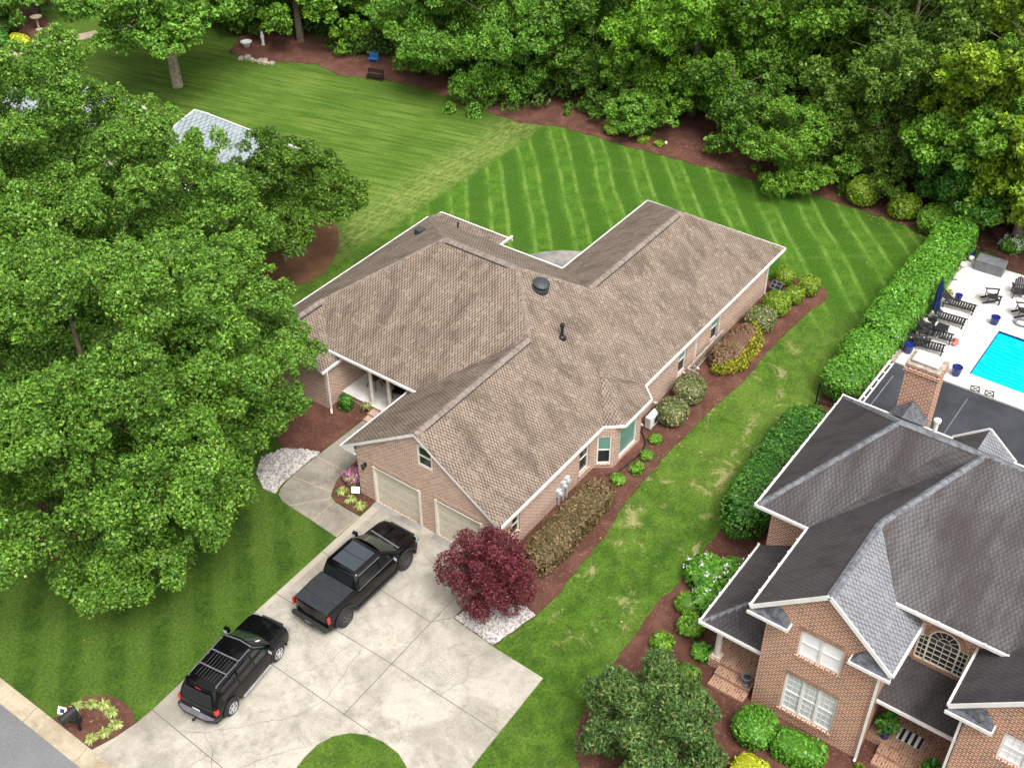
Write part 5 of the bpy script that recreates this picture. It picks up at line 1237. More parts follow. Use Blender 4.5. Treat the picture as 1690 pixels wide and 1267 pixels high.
tree('lawn_tree', 'broad soft-leaved tree with a leaning pale trunk on the far lawn', 'tree', (51.7, 68.2, 0), 11, 6.3, 3.7, 7.2, 'l_beech', 16, n=150, dens=40, size=.18, tr=.36, bark='barkl', droop=1.0, hang=.25, low=-.7, pr=(.11, .2), flat_=.55, inner=.5)
WG = 'trees along the woodland edge behind the lawns'
forest = [
 # name, label, x, y, h, R, H, zc, leaves, n, dens, size, droop, hang, low
 ('beech_tree', 'soft drooping beech whose boughs touch the lawn corner', 67.2, 49.2, 15, 5.6, 5.0, 5.6, 'l_beech', 96, 24, .21, 1.2, .45, -.98),
 ('beech_tree', 'smaller beech bough mass just left of the drooping beech', 65.6, 54.8, 12, 3.9, 4.2, 5.0, 'l_beech', 62, 24, .21, 1.0, .3, -.9),
 ('maple_tree', 'brightest green maple standing above the striped lawn', 71.2, 35.4, 17, 5.0, 7.0, 9.8, 'l_bright', 80, 16, .27, .2, .1, -.9),
 ('maple_tree', 'bright maple partly behind the light round dogwood', 72.6, 29.6, 14, 3.6, 5.4, 7.2, 'l_mid', 50, 16, .27, .2, .1, -.9),
 ('dogwood_tree', 'fresh light green dogwood spreading over the mulch border', 64.9, 25.4, 5.6, 3.2, 2.1, 3.2, 'l_mid', 64, 44, .16, .0, .1, -.5),
 ('dark_oak', 'dark green oak between the drooping beech and the bright maple', 70.4, 42.8, 15, 4.4, 6.0, 7.6, 'l_dark', 66, 17, .26, .2, .1, -.95),
 ('dark_oak', 'dark green oak behind the blue bench', 66.0, 61.6, 11, 4.0, 4.4, 5.0, 'l_mid', 54, 17, .26, .2, .1, -.9),
 ('dark_oak', 'bright lobed oak crown at the top edge left of the bench', 62.8, 66.5, 12, 3.8, 4.0, 7.8, 'l_mid', 50, 18, .26, .3, .2, -.7),
 ('dark_oak', 'shaded oak over the rock pile at the wood edge', 63.6, 71.5, 11, 4.6, 4.0, 5.2, 'l_dark', 60, 18, .25, .2, .1, -.8),
 ('tulip_tree', 'mid green tree right of the brightest maple', 75.0, 27.0, 17, 4.4, 6.8, 9.4, 'l_mid', 66, 16, .28, .1, .1, -.95),
 ('holly_tree', 'dark olive tree in the middle of the right wood', 71.0, 21.6, 15, 4.6, 6.6, 8.0, 'l_olive', 70, 18, .24, .3, .1, -.98),
 ('holly_tree', 'dark broad tree above the dogwood', 78.0, 21.5, 18, 4.8, 7.0, 10.5, 'l_olive', 66, 16, .27, .2, .1, -.95),
 ('magnolia_tree', 'large leaved dark tree right of the olive one', 69.0, 14.6, 12, 4.0, 5.0, 5.6, 'l_mid', 62, 17, .28, .3, .1, -.98),
 ('magnolia_tree', 'glossy rounded tree reaching down behind the laurel hedge end', 65.8, 15.6, 6, 2.5, 2.8, 3.0, 'l_boxd', 42, 32, .22, .2, .1, -.98),
 ('chestnut_tree', 'tall drooping-leaved tree near the right edge', 69.5, 9.6, 14, 4.2, 5.2, 8.2, 'l_mid', 60, 16, .34, .8, .2, -.9),
 ('poplar_tree', 'yellow-green tree at the top right corner', 69.5, 14.2, 17, 3.9, 5.4, 11.6, 'l_yell', 58, 17, .30, .5, .1, -.9),
 ('poplar_tree', 'second yellow-green crown at the right picture edge', 65.3, 11.6, 13, 3.0, 3.6, 9.0, 'l_yell', 44, 18, .28, .5, .1, -.8),
 ('poplar_tree', 'yellow-green crown behind the top right corner', 74.0, 10.5, 19, 4.6, 6.2, 12.2, 'l_mid', 58, 16, .30, .4, .1, -.9),
 ('dark_oak', 'dark oak filling the gap behind the drooping beech', 75.5, 54.5, 17, 5.0, 7.0, 8.6, 'l_dark', 62, 15, .28, .2, .1, -.95),
 ('dark_oak', 'dark oak at the top edge behind the two beeches', 74.5, 61.5, 16, 5.0, 6.6, 8.2, 'l_dark', 60, 15, .28, .2, .1, -.95),
 ('dark_oak', 'dark oak at the top edge behind the bench trees', 69.0, 69.0, 15, 5.0, 6.2, 7.6, 'l_dark', 58, 15, .28, .2, .1, -.95),
 ('dark_oak', 'dark oak at the top edge right of the drooping beech', 79.5, 46.0, 18, 5.2, 7.4, 9.2, 'l_dark', 62, 15, .28, .2, .1, -.95),
 ('dark_oak', 'mid green oak at the top edge behind the brightest maple', 82.0, 38.0, 19, 5.2, 7.6, 10, 'l_mid', 60, 15, .30, .2, .1, -.95),
 ('dark_oak', 'mid green oak at the top edge above the olive tree', 85.0, 29.5, 20, 5.4, 7.8, 10.5, 'l_mid', 60, 15, .30, .2, .1, -.95),
 ('dark_oak', 'dark oak at the top edge left of the yellow-green corner tree', 86.5, 20.0, 20, 5.4, 8.0, 11, 'l_dark', 60, 15, .30, .2, .1, -.95),
 ('dark_oak', 'dark oak at the top edge behind the large leaved tree', 79.5, 13.5, 18, 4.6, 7.4, 9.8, 'l_dark', 58, 15, .30, .2, .1, -.95),
 ('dark_oak', 'dark oak behind the lawn tree with the leaning trunk', 61.5, 79.5, 13, 5.4, 5.6, 7.6, 'l_mid', 56, 15, .28, .2, .1, -.9),
 ('dark_oak', 'dark oak at the top left beyond the garden path', 54.5, 88.5, 12, 5.0, 4.8, 7.0, 'l_dark', 52, 15, .28, .2, .1, -.9),
 ('shade_tree', 'low tree between the drooping beech and the pale rhododendron', 66.6, 42.2, 6, 2.8, 2.8, 2.9, 'l_dark', 44, 22, .22, .2, .1, -.95),
 ('shade_tree', 'shaded undergrowth tree between dogwood and bright maple', 66.9, 31.2, 7, 3.0, 3.0, 3.4, 'l_dark', 40, 20, .22, .2, .1, -.95),
 ('shade_tree', 'low dark tree right of the dogwood', 68.6, 21.6, 6, 3.0, 2.9, 3.0, 'l_olive', 42, 24, .20, .3, .1, -.98),
 ('shade_tree', 'shaded bush-like tree under the brightest maple', 68.2, 37.2, 6, 2.8, 3.0, 3.0, 'l_mid', 40, 22, .22, .2, .1, -.95),
]
for i, (nm, lb, x, y, h, R, H, zc, lm, n, dn, sz, dr, hg, lw) in enumerate(forest):
    tree(nm, lb, 'tree', (x - (1.6 if x > 67 else 0), y, 0), h, R * 1.08, H * 1.12, H * 1.12 * .93 + max(0, zc - H) * .4, lm, 100 + i, n=int(n * 1.9), dens=dn * 2.3, size=sz * .66, group=WG, droop=dr, hang=hg, low=min(lw, -.92), tr=.2 + R * .02, cone=.25, pr=(.11, .20), flat_=.85, inner=1.0)
# understory mass deep in the wood: nothing one could count
rng = np.random.RandomState(5); pf = []
for i in range(150):
    t = rng.uniform(0, 1); y = 8 + t * 80; x = rng.uniform(68.5, 92) if y < 66 else rng.uniform(62, 84); pf.append((x, y, rng.uniform(.5, 3.2), rng.uniform(1.4, 2.4), rng.uniform(1.0, 1.8), rng.uniform(-.2, .2)))
for i in range(70):
    y = rng.uniform(44, 78); pf.append((64.0 + rng.uniform(0, 3.5) - max(0, y - 60) * .22, y, rng.uniform(.2, 1.4), rng.uniform(.8, 1.5), rng.uniform(.7, 1.2), rng.uniform(-.2, .3)))
for i in range(130):
    y = rng.uniform(6, 74); pf.append((rng.uniform(69.5, 88) - max(0, y - 60) * .2, y, rng.uniform(2.5, 7.5), rng.uniform(1.5, 2.3), rng.uniform(1.3, 2.1), rng.uniform(-.2, .3)))
V, tt = puffs_leaves(pf, 12, .22, 77); o_ = foliage_obj('undergrowth', M['l_ivy'], V, tt); tag(o_, kind='stuff')

# Japanese maple at the garage corner
tree('japanese_maple', 'dark red Japanese maple beside the garage and driveway', 'tree', (25.75, 20.2, 0), 3.6, 1.9, 1.85, 2.0, 'l_maple', 31, n=58, dens=150, size=.07, tr=.08, low=-.9, flat_=.8, pr=(.18, .29), inner=.9, hang=.15, droop=.3)

# ------------------------------------------------------------------ shrubs by the tan-roofed house
BG = 'clipped ball shrubs along the side wall'
balls = [
 ('chartreuse boxwood ball farthest up by the house corner', 54.2, 20.85, (.60, .60, .52), 'l_box'),
 ('chartreuse boxwood ball at the outer tip of the side bed', 54.05, 19.3, (.64, .64, .58), 'l_box'),
 ('chartreuse boxwood ball half behind the larger green ball', 52.8, 19.6, (.56, .56, .50), 'l_box'),
 ('larger green boxwood ball between the yellow-green and grey-green ones', 51.35, 19.95, (.78, .78, .66), 'l_box'),
 ('variegated grey-green ball shrub beside the browned azalea', 49.6, 20.0, (.84, .84, .66), 'l_varie'),
 ('variegated ball shrub between azalea and white heat-pump', 42.1, 20.1, (.84, .84, .66), 'l_varie'),
 ('variegated ball shrub touching the white heat-pump unit', 40.2, 19.95, (.80, .80, .62), 'l_varie'),
]
for i, (lb, x, y, d, lm) in enumerate(balls):
    shrub('ball_shrub', lb, 'shrub', (x, y, .03), d, lm, 40 + i, group=BG, dens=150, size=.085, bumpy=.04)
t = shrub('azalea_shrub', 'browned azalea with golden-yellow lower foliage beside the wall trellis', 'shrub', (46.6, 20.05, .03), (1.9, .72, .55), 'l_azal', 50, dens=170, size=.10, bumpy=.12, nexp=2.6)
V, tt = puffs_leaves([(-1.5, -.55, .45, .5, .4, 0), (-.9, -.75, .4, .55, .4, 0), (-.2, -.8, .45, .5, .42, 0), (.5, -.75, .45, .5, .4, .1), (1.2, -.65, .5, .5, .42, 0), (1.8, -.25, .55, .45, .45, 0), (-1.9, -.2, .4, .4, .35, -.2)], 130, .09, 51); foliage_obj('golden_foliage', M['l_gold'], V, tt, t)
shrub('clipped_hedge', 'long flat-topped browned hedge under the meters beside the red maple', 'hedge', (30.95, 19.75, .03), (3.05, .80, .56), 'l_brown', 52, nexp=5, dens=170, size=.085, bumpy=.05, rz=radians(.5))
for i, (lb, x, y) in enumerate((('small bright perennial nearest the heat pump', 38.4, 19.75), ('second small perennial from the heat pump, by the hose bend', 37.2, 19.5), ('small perennial under the green bay window', 36.1, 19.45), ('small perennial at the end of the browned hedge', 35.0, 19.75))):
    shrub('small_perennial', lb, 'plant', (x, y, .03), (.33, .33, .22), 'l_mid', 60 + i, group='small perennials by the bay window', dens=160, size=.10, trunk=False)
for i, (lb, x, y) in enumerate((('striped lily tuft nearest the rock edge of the garage bed', 27.1, 29.5), ('striped lily tuft beside the small white sign', 26.92, 28.85), ('striped lily tuft nearest the garage door', 26.88, 28.25))):
    tuft('lily_plant', lb, 'plant', (x, y, .04), .34, .22, 'l_plant', 70 + i, group='lily tufts in the garage bed')
shrub('azalea_bush', 'pink flowering azalea under the garage wall lantern', 'shrub', (27.95, 29.6, .04), (.42, .42, .34), 'l_mid', 75, flowers=('l_pink', 60, .12), dens=150, size=.08)
shrub('conifer_shrub', 'dark feathery shrub at the porch corner', 'shrub', (31.6, 33.35, .04), (.36, .36, .5), 'l_boxd', 76, dens=140, size=.09)
tuft('potted_plant', 'yellow-green plant beside the porch steps', 'plant', (31.95, 32.35, .30), .3, .35, 'l_plant', 77, n=50)
names = ['beside the white sign', 'left of the mailbox behind', 'at the top of the bed', 'right of the topmost one', 'at the outer right curve', 'nearest the driveway side', 'nearest the kerb and driveway corner', 'against the kerb by the sign post']
for i, (x, y) in enumerate(((12.52, 29.73), (12.94, 29.37), (13.18, 28.96), (13.13, 28.47), (12.89, 27.91), (12.39, 27.95), (11.95, 28.14), (12.0, 29.72))):
    tuft('lily_plant', 'striped lily tuft in the mailbox bed, ' + names[i], 'plant', (x, y, .04), .30, .2, 'l_plant', 80 + i, group='lily tufts in the mailbox bed')
shrub('round_shrub', 'small chartreuse shrub at the edge of the woodland bed near the rhododendron', 'shrub', (63.8, 38.3, .03), (.62, .62, .42), 'l_box', 95, dens=110, size=.12, nexp=2.1)
tree('rhododendron', 'pale green rhododendron at the left end of the red mulch border', 'shrub', (64.3, 37.1, 0), 3.4, 1.8, 1.45, 1.7, 'l_varie2' if 'l_varie2' in M else 'l_box2' if 'l_box2' in M else 'l_beech', 96, n=40, dens=90, size=.14, tr=.06, low=-.8)
for i, (lb, x, y, d) in enumerate((('dense green shrub right of the dogwood', 64.9, 20.9, (.95, .95, .95)), ('rounded green shrub left of the glossy tree', 65.0, 18.2, (1.0, 1.0, .8)), ('broad green shrub at the top of the laurel hedge', 64.6, 16.0, (1.3, 1.2, .8)))):
    shrub('border_shrub', lb, 'shrub', (x, y, .03), d, 'l_box' if i < 2 else 'l_mid', 97 + i, group='shrubs at the right end of the woodland bed', dens=90, size=.14, bumpy=.09)
for i, (x, y, lb) in enumerate(((64.7, 39.2, 'tiny seedling beside the small chartreuse shrub'), (64.0, 36.0, 'low plant in front of the rhododendron'), (64.2, 34.9, 'bright seedling right of the rhododendron'), (65.3, 31.7, 'lime seedling in the middle of the mulch border'), (64.9, 28.1, 'lime seedling left of the dogwood'))):
    shrub('seedling', lb, 'plant', (x, y, .03), (.38, .38, .2), 'l_box', 110 + i, dens=60, size=.14, trunk=False, group='seedlings in the mulch border')

# ------------------------------------------------------------------ hedges and plants of the right-hand garden
segs = [(47.0, 14.0, 1.25, 1.3, 1.0, 'rounded laurel at the lower end beside the iron fence'), (49.6, 14.15, 1.35, 1.25, 1.0, 'rounded laurel second from the lower end'), (53.1, 14.2, 2.3, 1.15, 1.05, 'laurel hedge length behind the black deck chairs'), (57.2, 14.25, 2.35, 1.15, 1.05, 'laurel hedge length beside the blue umbrella'), (61.3, 14.35, 2.4, 1.15, 1.05, 'brightest laurel hedge length ending at the wood')]
for i, (x, y, a, b, c, lb) in enumerate(segs):
    shrub('laurel_hedge', lb, 'hedge', (x, y, .03), (a, b, c), 'l_hedge', 120 + i, nexp=2.5 if i < 2 else 5, dens=130, size=.125, bumpy=.13, group='laurel hedge between lawn and pool', bscale=2.0)
shrub('oval_hedge', 'long rounded dark green hedge between lawn and grey roof', 'hedge', (39.2, 13.95, .03), (4.75, 1.22, 1.0), 'l_boxd', 130, nexp=3.2, dens=140, size=.105, bumpy=.11, rz=radians(3))
hyd = [('hydrangea with white blooms farthest from the side porch', 32.1, 13.6, (.85, .85, .6)), ('hydrangea half hidden by the porch gutter', 32.8, 12.75, (.62, .6, .5)), ('hydrangea with white blooms against the porch gutter', 31.0, 12.75, (.9, .75, .62)), ('white hydrangea beside the deck storage box', 65.0, 11.6, (.7, .7, .5)), ('white hydrangea at the right picture edge by the woods', 66.9, 11.3, (.75, .75, .5))]
for i, (lb, x, y, d) in enumerate(hyd): shrub('hydrangea', lb, 'shrub', (x, y, .03), d, 'l_hedge', 140 + i, dens=85, size=.15, flowers=('l_wht', 16 if i < 3 else 30, .16), bumpy=.1, group='white hydrangeas')
sm = [('airy green shrub nearest the porch hydrangeas', 30.3, 13.45, .5), ('bushy green shrub beside the porch corner', 29.3, 12.75, .58), ('small spiky green shrub nearest the lawn edge', 28.0, 13.3, .42), ('round bright green shrub by the porch column', 28.5, 11.85, .40), ('lime flowering shrub in front of the dark crepe myrtle', 26.9, 12.55, .55), ('olive shrub behind the dark crepe myrtle', 27.1, 11.75, .55)]
for i, (lb, x, y, r_) in enumerate(sm): shrub('bed_shrub', lb, 'shrub', (x, y, .03), (r_, r_, r_ * .75), ('l_mid', 'l_mid', 'l_mid', 'l_hedge', 'l_box', 'l_olive')[i], 150 + i, dens=110, size=.13, bumpy=.14, group='shrubs in the bed by the side porch')
tree('crepe_myrtle', 'wide fine-leaved dark bush filling the bottom edge by the red brick house', 'tree', (23.35, 11.15, 0), 3.4, 2.75, 1.6, 1.95, 'l_crepeb', 160, n=59, dens=150, size=.08, tr=.09, low=-.85, elong=2.1, flat_=.9, pr=(.15, .25), inner=.9)
shrub('boxwood_ball', 'bright green boxwood ball at the brick corner', 'shrub', (26.45, 8.45, .03), (.86, .86, .62), 'l_boxg', 161, dens=150, size=.085, bumpy=.04) if 'l_boxg' in M else shrub('boxwood_ball', 'bright green boxwood ball at the brick corner', 'shrub', (26.45, 8.45, .03), (.86, .86, .62), 'l_hedge', 161, dens=150, size=.085, bumpy=.04)
shrub('boxwood_block', 'squared bright green boxwood under the triple window', 'shrub', (26.5, 6.75, .03), (.58, .98, .55), 'l_hedge', 162, dens=150, size=.085, bumpy=.05, nexp=4, rz=radians(4))
shrub('lime_shrub', 'vivid yellow shrub at the bottom edge', 'shrub', (24.65, 7.75, .03), (.72, .78, .5), 'l_lime', 163, dens=130, size=.11, bumpy=.1)
tuft('iris_clump', 'strap-leaved plant at the front porch corner', 'plant', (26.5, 4.85, .03), .42, .3, 'l_plant', 164, n=60)
tuft('iris_clump', 'small yellow-green plant left of the porch steps', 'plant', (27.35, 4.75, .03), .25, .3, 'l_box', 165, n=40)

# top-left garden
shrub('yellow_shrub', 'pale yellow mounded shrub on the far left mulch', 'shrub', (49.5, 83.6, .03), (.55, 1.1, .5), 'l_lime', 170, dens=60, size=.14)
shrub('green_shrub', 'dark green mound left of the yellow shrub', 'shrub', (48.5, 85.0, .03), (.9, 1.0, .6), 'l_boxd', 171, dens=60, size=.14)
shrub('purple_shrub', 'dark purple-black shrub in the top left corner', 'shrub', (50.5, 87.0, .03), (1.0, 1.2, .7), 'l_maple2' if 'l_maple2' in M else 'l_ivy', 172, dens=60, size=.14)
mb = MB(); mb.lathe([(.28, 0), (.26, .06), (.10, .12), (.09, .8), (.14, .9), (.42, 1.0), (.46, 1.08), (.40, 1.06), (.05, .98)], (52.3, 85.2, .03), 16); tag(mb.build('bird_bath', M['tan'], smooth=40), 'tan bird bath on the mulch in the top left', 'bird bath')

# ------------------------------------------------------------------ small things
# heat pump
HP = thing('heat_pump', 'white outdoor heat-pump unit standing by the bay window corner', 'heat pump', (39.35, 20.55, .03))
mb = MB(); mb.box(-.42, .42, -.16, .16, .08, .72); mb.build('casing', M['white'], HP, local=True, bevel=.02)
mb = MB(); mb.T = Matrix.Translation((.1, -.163, .40))
for r_ in (.08, .15, .22, .28): mb.lathe([(r_, -.01), (r_ + .008, -.012), (r_ + .008, 0), (r_, 0)], (0, 0, 0), 24, 'y')
for k in range(8): mb.bar((0, -.006, 0), (.28 * cos(k * pi / 4), -.006, .28 * sin(k * pi / 4)), .008)
mb.build('fan_grille', M['lgrey'], HP, local=True)
mb = MB()
for i in range(10): mb.box(-.424, -.419, -.12, .12, .14 + i * .055, .16 + i * .055)
mb.build('side_louvre', M['grey'], HP, local=True)
mb = MB(); mb.box(-.36, -.28, -.18, .18, 0, .08); mb.box(.28, .36, -.18, .18, 0, .08); mb.build('foot', M['grey'], HP, local=True)
mb = MB(); mb.tube([(38.9, 20.75, .1), (38.62, 20.72, .07), (38.4, 20.45, .07), (38.1, 20.15, .07), (37.5, 19.92, .07), (36.9, 19.92, .07), (36.3, 20.0, .07), (35.5, 20.1, .07), (35.0, 20.45, .07)], .04, 8)
tag(mb.build('drain_hose', M['black'], smooth=60), 'black corrugated drain hose curving round the bay', 'hose')
# wooden-looking white rail leaning on the wall behind the azalea
mb = MB(); TR = thing('wall_trellis', 'low pale slatted rail along the wall behind the browned azalea', 'trellis', (45.3, 20.9, 0))
mb.bar((-2.0, 0, .82), (1.9, .1, .82), .10, .05); mb.bar((-2.0, 0, .15), (1.9, .1, .15), .05, .04); mb.build('rail', M['stone'], TR, local=True)
mb = MB()
for i in range(22): x = -1.98 + i * .185; mb.box(x - .02, x + .02, .0 + (x + 2) * .0256, .03 + (x + 2) * .0256, .1, .80)
mb.build('baluster', M['stone'], TR, local=True); mb = MB(); mb.box(-2.04, -1.96, -.30, .04, 0, .86); mb.bar((-2.0, -.6, .80), (-2.0, 0, .82), .05); mb.bar((-2.0, -.6, .0), (-2.0, -.6, .80), .05); mb.bar((-2.0, -.6, .3), (-2.0, 0, .3), .04); mb.build('end_post', M['stone'], TR, local=True)
# black equipment at the far corner
EQ = thing('black_cart', 'black wire-framed cart tucked behind the corner shrubs', 'cart', (52.95, 20.75, .03), .2)
mb = MB(); mb.box(-.42, .42, -.32, .32, .12, .5); mb.build('bin', M['black'], EQ, local=True, bevel=.03)
mb = MB()
for x in (-.38, 0, .38): mb.bar((x, -.3, .52), (x, .3, .62), .035)
for y in (-.28, .05, .28): mb.bar((-.4, y, .55 + y * .1), (.4, y, .55 + y * .1), .035)
mb.build('frame', M['grey'], EQ, local=True)
# mailbox
MBX = thing('mailbox', 'black arched mailbox on a post at the kerb bed', 'mailbox', (11.98, 28.85, .04), radians(180))
mb = MB(); mb.box(-.05, .05, -.05, .05, 0, 1.0); mb.bar((.05, 0, .5), (.42, 0, .98), .05); mb.bar((-.12, 0, 1.0), (.52, 0, 1.0), .12, .04); mb.build('post', M['black'], MBX, local=True)
mb = MB(); pr = [(-.14, 0), (-.14, .16)] + [(-.14 * cos(pi * k / 8), .16 + .14 * sin(pi * k / 8)) for k in range(1, 8)] + [(.14, .16), (.14, 0)]
lo_ = [mb.pt((-.1, y, 1.02 + z)) for y, z in pr]; hi_ = [mb.pt((.56, y, 1.02 + z)) for y, z in pr]; n_ = len(pr)
for k in range(n_): mb.f.append([lo_[k], lo_[(k + 1) % n_], hi_[(k + 1) % n_], hi_[k]]); mb.mi.append(0)
mb.f += [lo_[::-1], hi_]; mb.mi += [0, 0]; bx_ = mb.build('box', M['blackp'], MBX, local=True, smooth=50)
mb = MB(); mb.box(.565, .58, -.13, .13, 1.03, 1.30); mb.build('door', M['black'], bx_, local=True); mb = MB(); mb.box(.1, .13, -.165, -.145, 1.15, 1.40); mb.build('flag', M['red'], bx_, local=True)
mb = MB(); mb.box(-.25, .05, -.35, -.06, .25, .55); mb.build('newspaper_holder', M['blackp'], MBX, local=True, bevel=.03)
def yard_sign(label, x, y, rz, m2):
    t = thing('yard_sign', label, 'sign', (x, y, .04), rz)
    mb = MB(); mb.bar((-.12, 0, 0), (-.12, 0, .45), .012); mb.bar((.12, 0, 0), (.12, 0, .45), .012); mb.build('stake', M['grey'], t, local=True)
    mb = MB(); mb.T = Matrix.Translation((0, 0, .5)) @ Matrix.Rotation(radians(-35), 4, 'X'); mb.box(-.19, .19, -.006, .006, -.14, .16); mb.build('panel', M['paper'], t, local=True)
    if m2:
        mb = MB(); mb.T = Matrix.Translation((0, 0, .5)) @ Matrix.Rotation(radians(-35), 4, 'X'); mb.box(-.09, .09, -.012, -.007, -.07, .09); mb.box(-.16, .16, -.012, -.007, -.125, -.11); mb.build('emblem', M['navy'], t, local=True)
yard_sign('small white sign with a dark blue emblem at the kerb', 11.95, 29.68, radians(-70), True)
yard_sign('small plain white sign among the lilies by the garage', 27.2, 28.75, radians(-60), False)
# porch furniture
EG = thing('egg_chair', 'brown wicker egg chair on the porch between the columns', 'chair', (33.35, 33.0, .47))
mb = MB(); 
for k in range(14):
    a = pi * k / 13 - pi / 2; R0 = .48
    pts = [(.05 + .34 * sin(pi * j / 10) * cos(a * .9) , R0 * sin(a * .9) * sin(pi * j / 10), .35 + 1.25 * j / 10) for j in range(11)]; mb.tube(pts, .032, 5)
for j in range(1, 10): mb.tube([(.05 + .34 * sin(pi * j / 10) * cos(a * .9), .48 * sin(a * .9) * sin(pi * j / 10), .35 + .125 * j) for a in [pi * k / 12 - pi / 2 for k in range(13)]], .016, 5)
mb.build('shell', M['wicker'], EG, local=True)
mb = MB()
for x, y in ((-.25, -.3), (-.25, .3), (.25, -.3), (.25, .3)): mb.bar((x * .6, y * .7, .4), (x, y, 0), .045)
mb.build('leg', M['wicker'], EG, local=True); mb = MB(); mb.box(-.2, .15, -.25, .25, .52, .62); mb.build('cushion', M['wicker'], EG, local=True, bevel=.04)
PC = thing('patio_chair', 'black cushioned porch chair behind the right column', 'chair', (33.5, 31.5, .47), .3)
mb = MB(); mb.box(-.3, .3, -.3, .3, .36, .46); mb.build('seat', M['black'], PC, local=True, bevel=.03); mb = MB(); mb.box(.22, .32, -.3, .3, .46, .98); mb.build('backrest', M['black'], PC, local=True, bevel=.03)
for x, y in ((-.26, -.26), (-.26, .26), (.26, -.26), (.26, .26)): mb = MB(); mb.bar((x, y, 0), (x, y, .36), .04); mb.build('leg', M['black'], PC, local=True)
# garden bench + blue chair by the wood
BN = thing('garden_bench', 'dark slatted bench at the edge of the far lawn', 'bench', (60.9, 57.1, .03), radians(-75)); BN.scale = (.85, .85, .85)
mb = MB(); mb.box(-.75, .75, -.22, .22, .40, .44); mb.build('seat', M['black'], BN, local=True); mb = MB(); 
for z in (.55, .68, .81): mb.box(-.75, .75, .20, .23, z, z + .09)
mb.build('backrest', M['black'], BN, local=True)
for x in (-.68, .68): mb = MB(); mb.box(x - .03, x + .03, -.2, -.15, 0, .4); mb.box(x - .03, x + .03, .17, .22, 0, .9); mb.build('leg', M['black'], BN, local=True)
BC = thing('blue_chair', 'bright blue slatted garden chair behind the dark bench', 'chair', (63.2, 59.3, .03), radians(-70)); BC.scale = (.7, .7, .7)
mb = MB()
for i in range(6): mb.box(-.5 + i * .18, -.5 + i * .18 + .12, .2, .24, .4, 1.05)
mb.build('backrest', M['blue'], BC, local=True); mb = MB(); mb.box(-.52, .52, -.28, .2, .36, .40); mb.build('seat', M['blue'], BC, local=True)
for x in (-.48, .48): mb = MB(); mb.box(x - .03, x + .03, -.25, -.2, 0, .36); mb.box(x - .03, x + .03, .2, .25, 0, .5); mb.build('leg', M['blue'], BC, local=True)
# rock pile, fallen branch, urns at the wood edge
r_ = random.Random(3)
for i in range(16):
    mb = MB(); s_ = r_.uniform(.16, .32); x = 57.6 + r_.uniform(-.5, .5) + i * .05; y = 67.9 - i * .17 + r_.uniform(-.2, .2); n = 7
    ring = [(s_ * cos(k * 2 * pi / n) * r_.uniform(.8, 1.2), s_ * .75 * sin(k * 2 * pi / n) * r_.uniform(.8, 1.2)) for k in range(n)]
    b = [mb.pt((x + p * .9, y + q * .9, 0)) for p, q in ring]; m_ = [mb.pt((x + p, y + q, s_ * .5)) for p, q in ring]; t_ = [mb.pt((x + p * .5, y + q * .5, s_ * .95)) for p, q in ring]
    for A_, B_ in ((b, m_), (m_, t_)):
        for k in range(n): mb.f.append([A_[k], A_[(k + 1) % n], B_[(k + 1) % n], B_[k]]); mb.mi.append(0)
    mb.f.append(t_); mb.mi.append(0)
    tag(mb.build('stone', M['stone']), 'pale stone in the low curved row at the wood edge', 'stone', 'stones edging the far bed')
mb = MB(); mb.lathe([(.22, 0), (.3, .1), (.42, .38), (.46, .42), (.40, .42), (.34, .3)], (59.6, 69.2, .03), 16); tag(mb.build('planter_bowl', M['white'], smooth=40), 'white bowl planter beside the stone row', 'planter')
mb = MB(); mb.lathe([(.16, 0), (.1, .1), (.13, .5), (.17, .72), (.09, .85), (.11, 1.0), (.02, 1.1)], (60.6, 68.4, .03), 12); tag(mb.build('garden_statue', M['white'], smooth=50), 'small white garden ornament in the shade by the stones', 'ornament')
mb = MB(); mb.tube([(62.2, 49.2, .1), (62.9, 48.2, .16), (63.5, 47.2, .1)], [.03, .025, .012], 6); mb.tube([(62.0, 49.6, .1), (62.4, 49.2, .25), (62.9, 49.0, .3)], [.025, .02, .01], 6); tag(mb.build('fallen_branch', M['barkl']), 'pale fallen branch at the edge of the wood', 'branch')
mb = MB(); mb.lathe([(.06, 0), (.13, .14), (.05, .25), (.02, .27)], (64.6, 34.6, .03), 10); tag(mb.build('garden_ornament', M['white'], smooth=50), 'tiny white ornament beside the rhododendron', 'ornament')

# ------------------------------------------------------------------ pool deck furniture
DZ = .05
def lounger(label, x, y, rz, first=None):
    t = thing('deck_lounger', label, 'sun lounger', (x, y, DZ), rz, 'black slatted loungers beside the hedge')
    mb = MB()
    for i in range(9): mb.box(-.1 + i * .14, -.1 + i * .14 + .10, -.30, .30, .32, .345)
    mb.build('seat', M['blackp'], t, local=True)
    mb = MB(); mb.T = Matrix.Translation((-.12, 0, .33)) @ Matrix.Rotation(radians(38), 4, 'Y')
    for i in range(6): mb.box(-.76 + i * .128, -.76 + i * .128 + .10, -.30, .30, 0, .025)
    mb.box(-.78, 0, -.30, -.26, -.04, 0); mb.box(-.78, 0, .26, .30, -.04, 0); mb.build('backrest', M['blackp'], t, local=True)
    mb = MB(); mb.box(-.55, 1.18, -.33, -.29, .26, .32); mb.box(-.55, 1.18, .29, .33, .26, .32); mb.build('frame', M['blackp'], t, local=True)
    for a in (-.48, 1.08):
        for b in (-.31, .31): mb = MB(); mb.box(a - .035, a + .035, b - .03, b + .03, 0, .26); mb.build('leg', M['blackp'], t, local=True)
    return t
lounger('lounger farthest up the deck beside the blue pot', 57.45, 12.3, radians(-84)); lounger('lounger next to the closed blue umbrella', 55.9, 12.3, radians(-84))
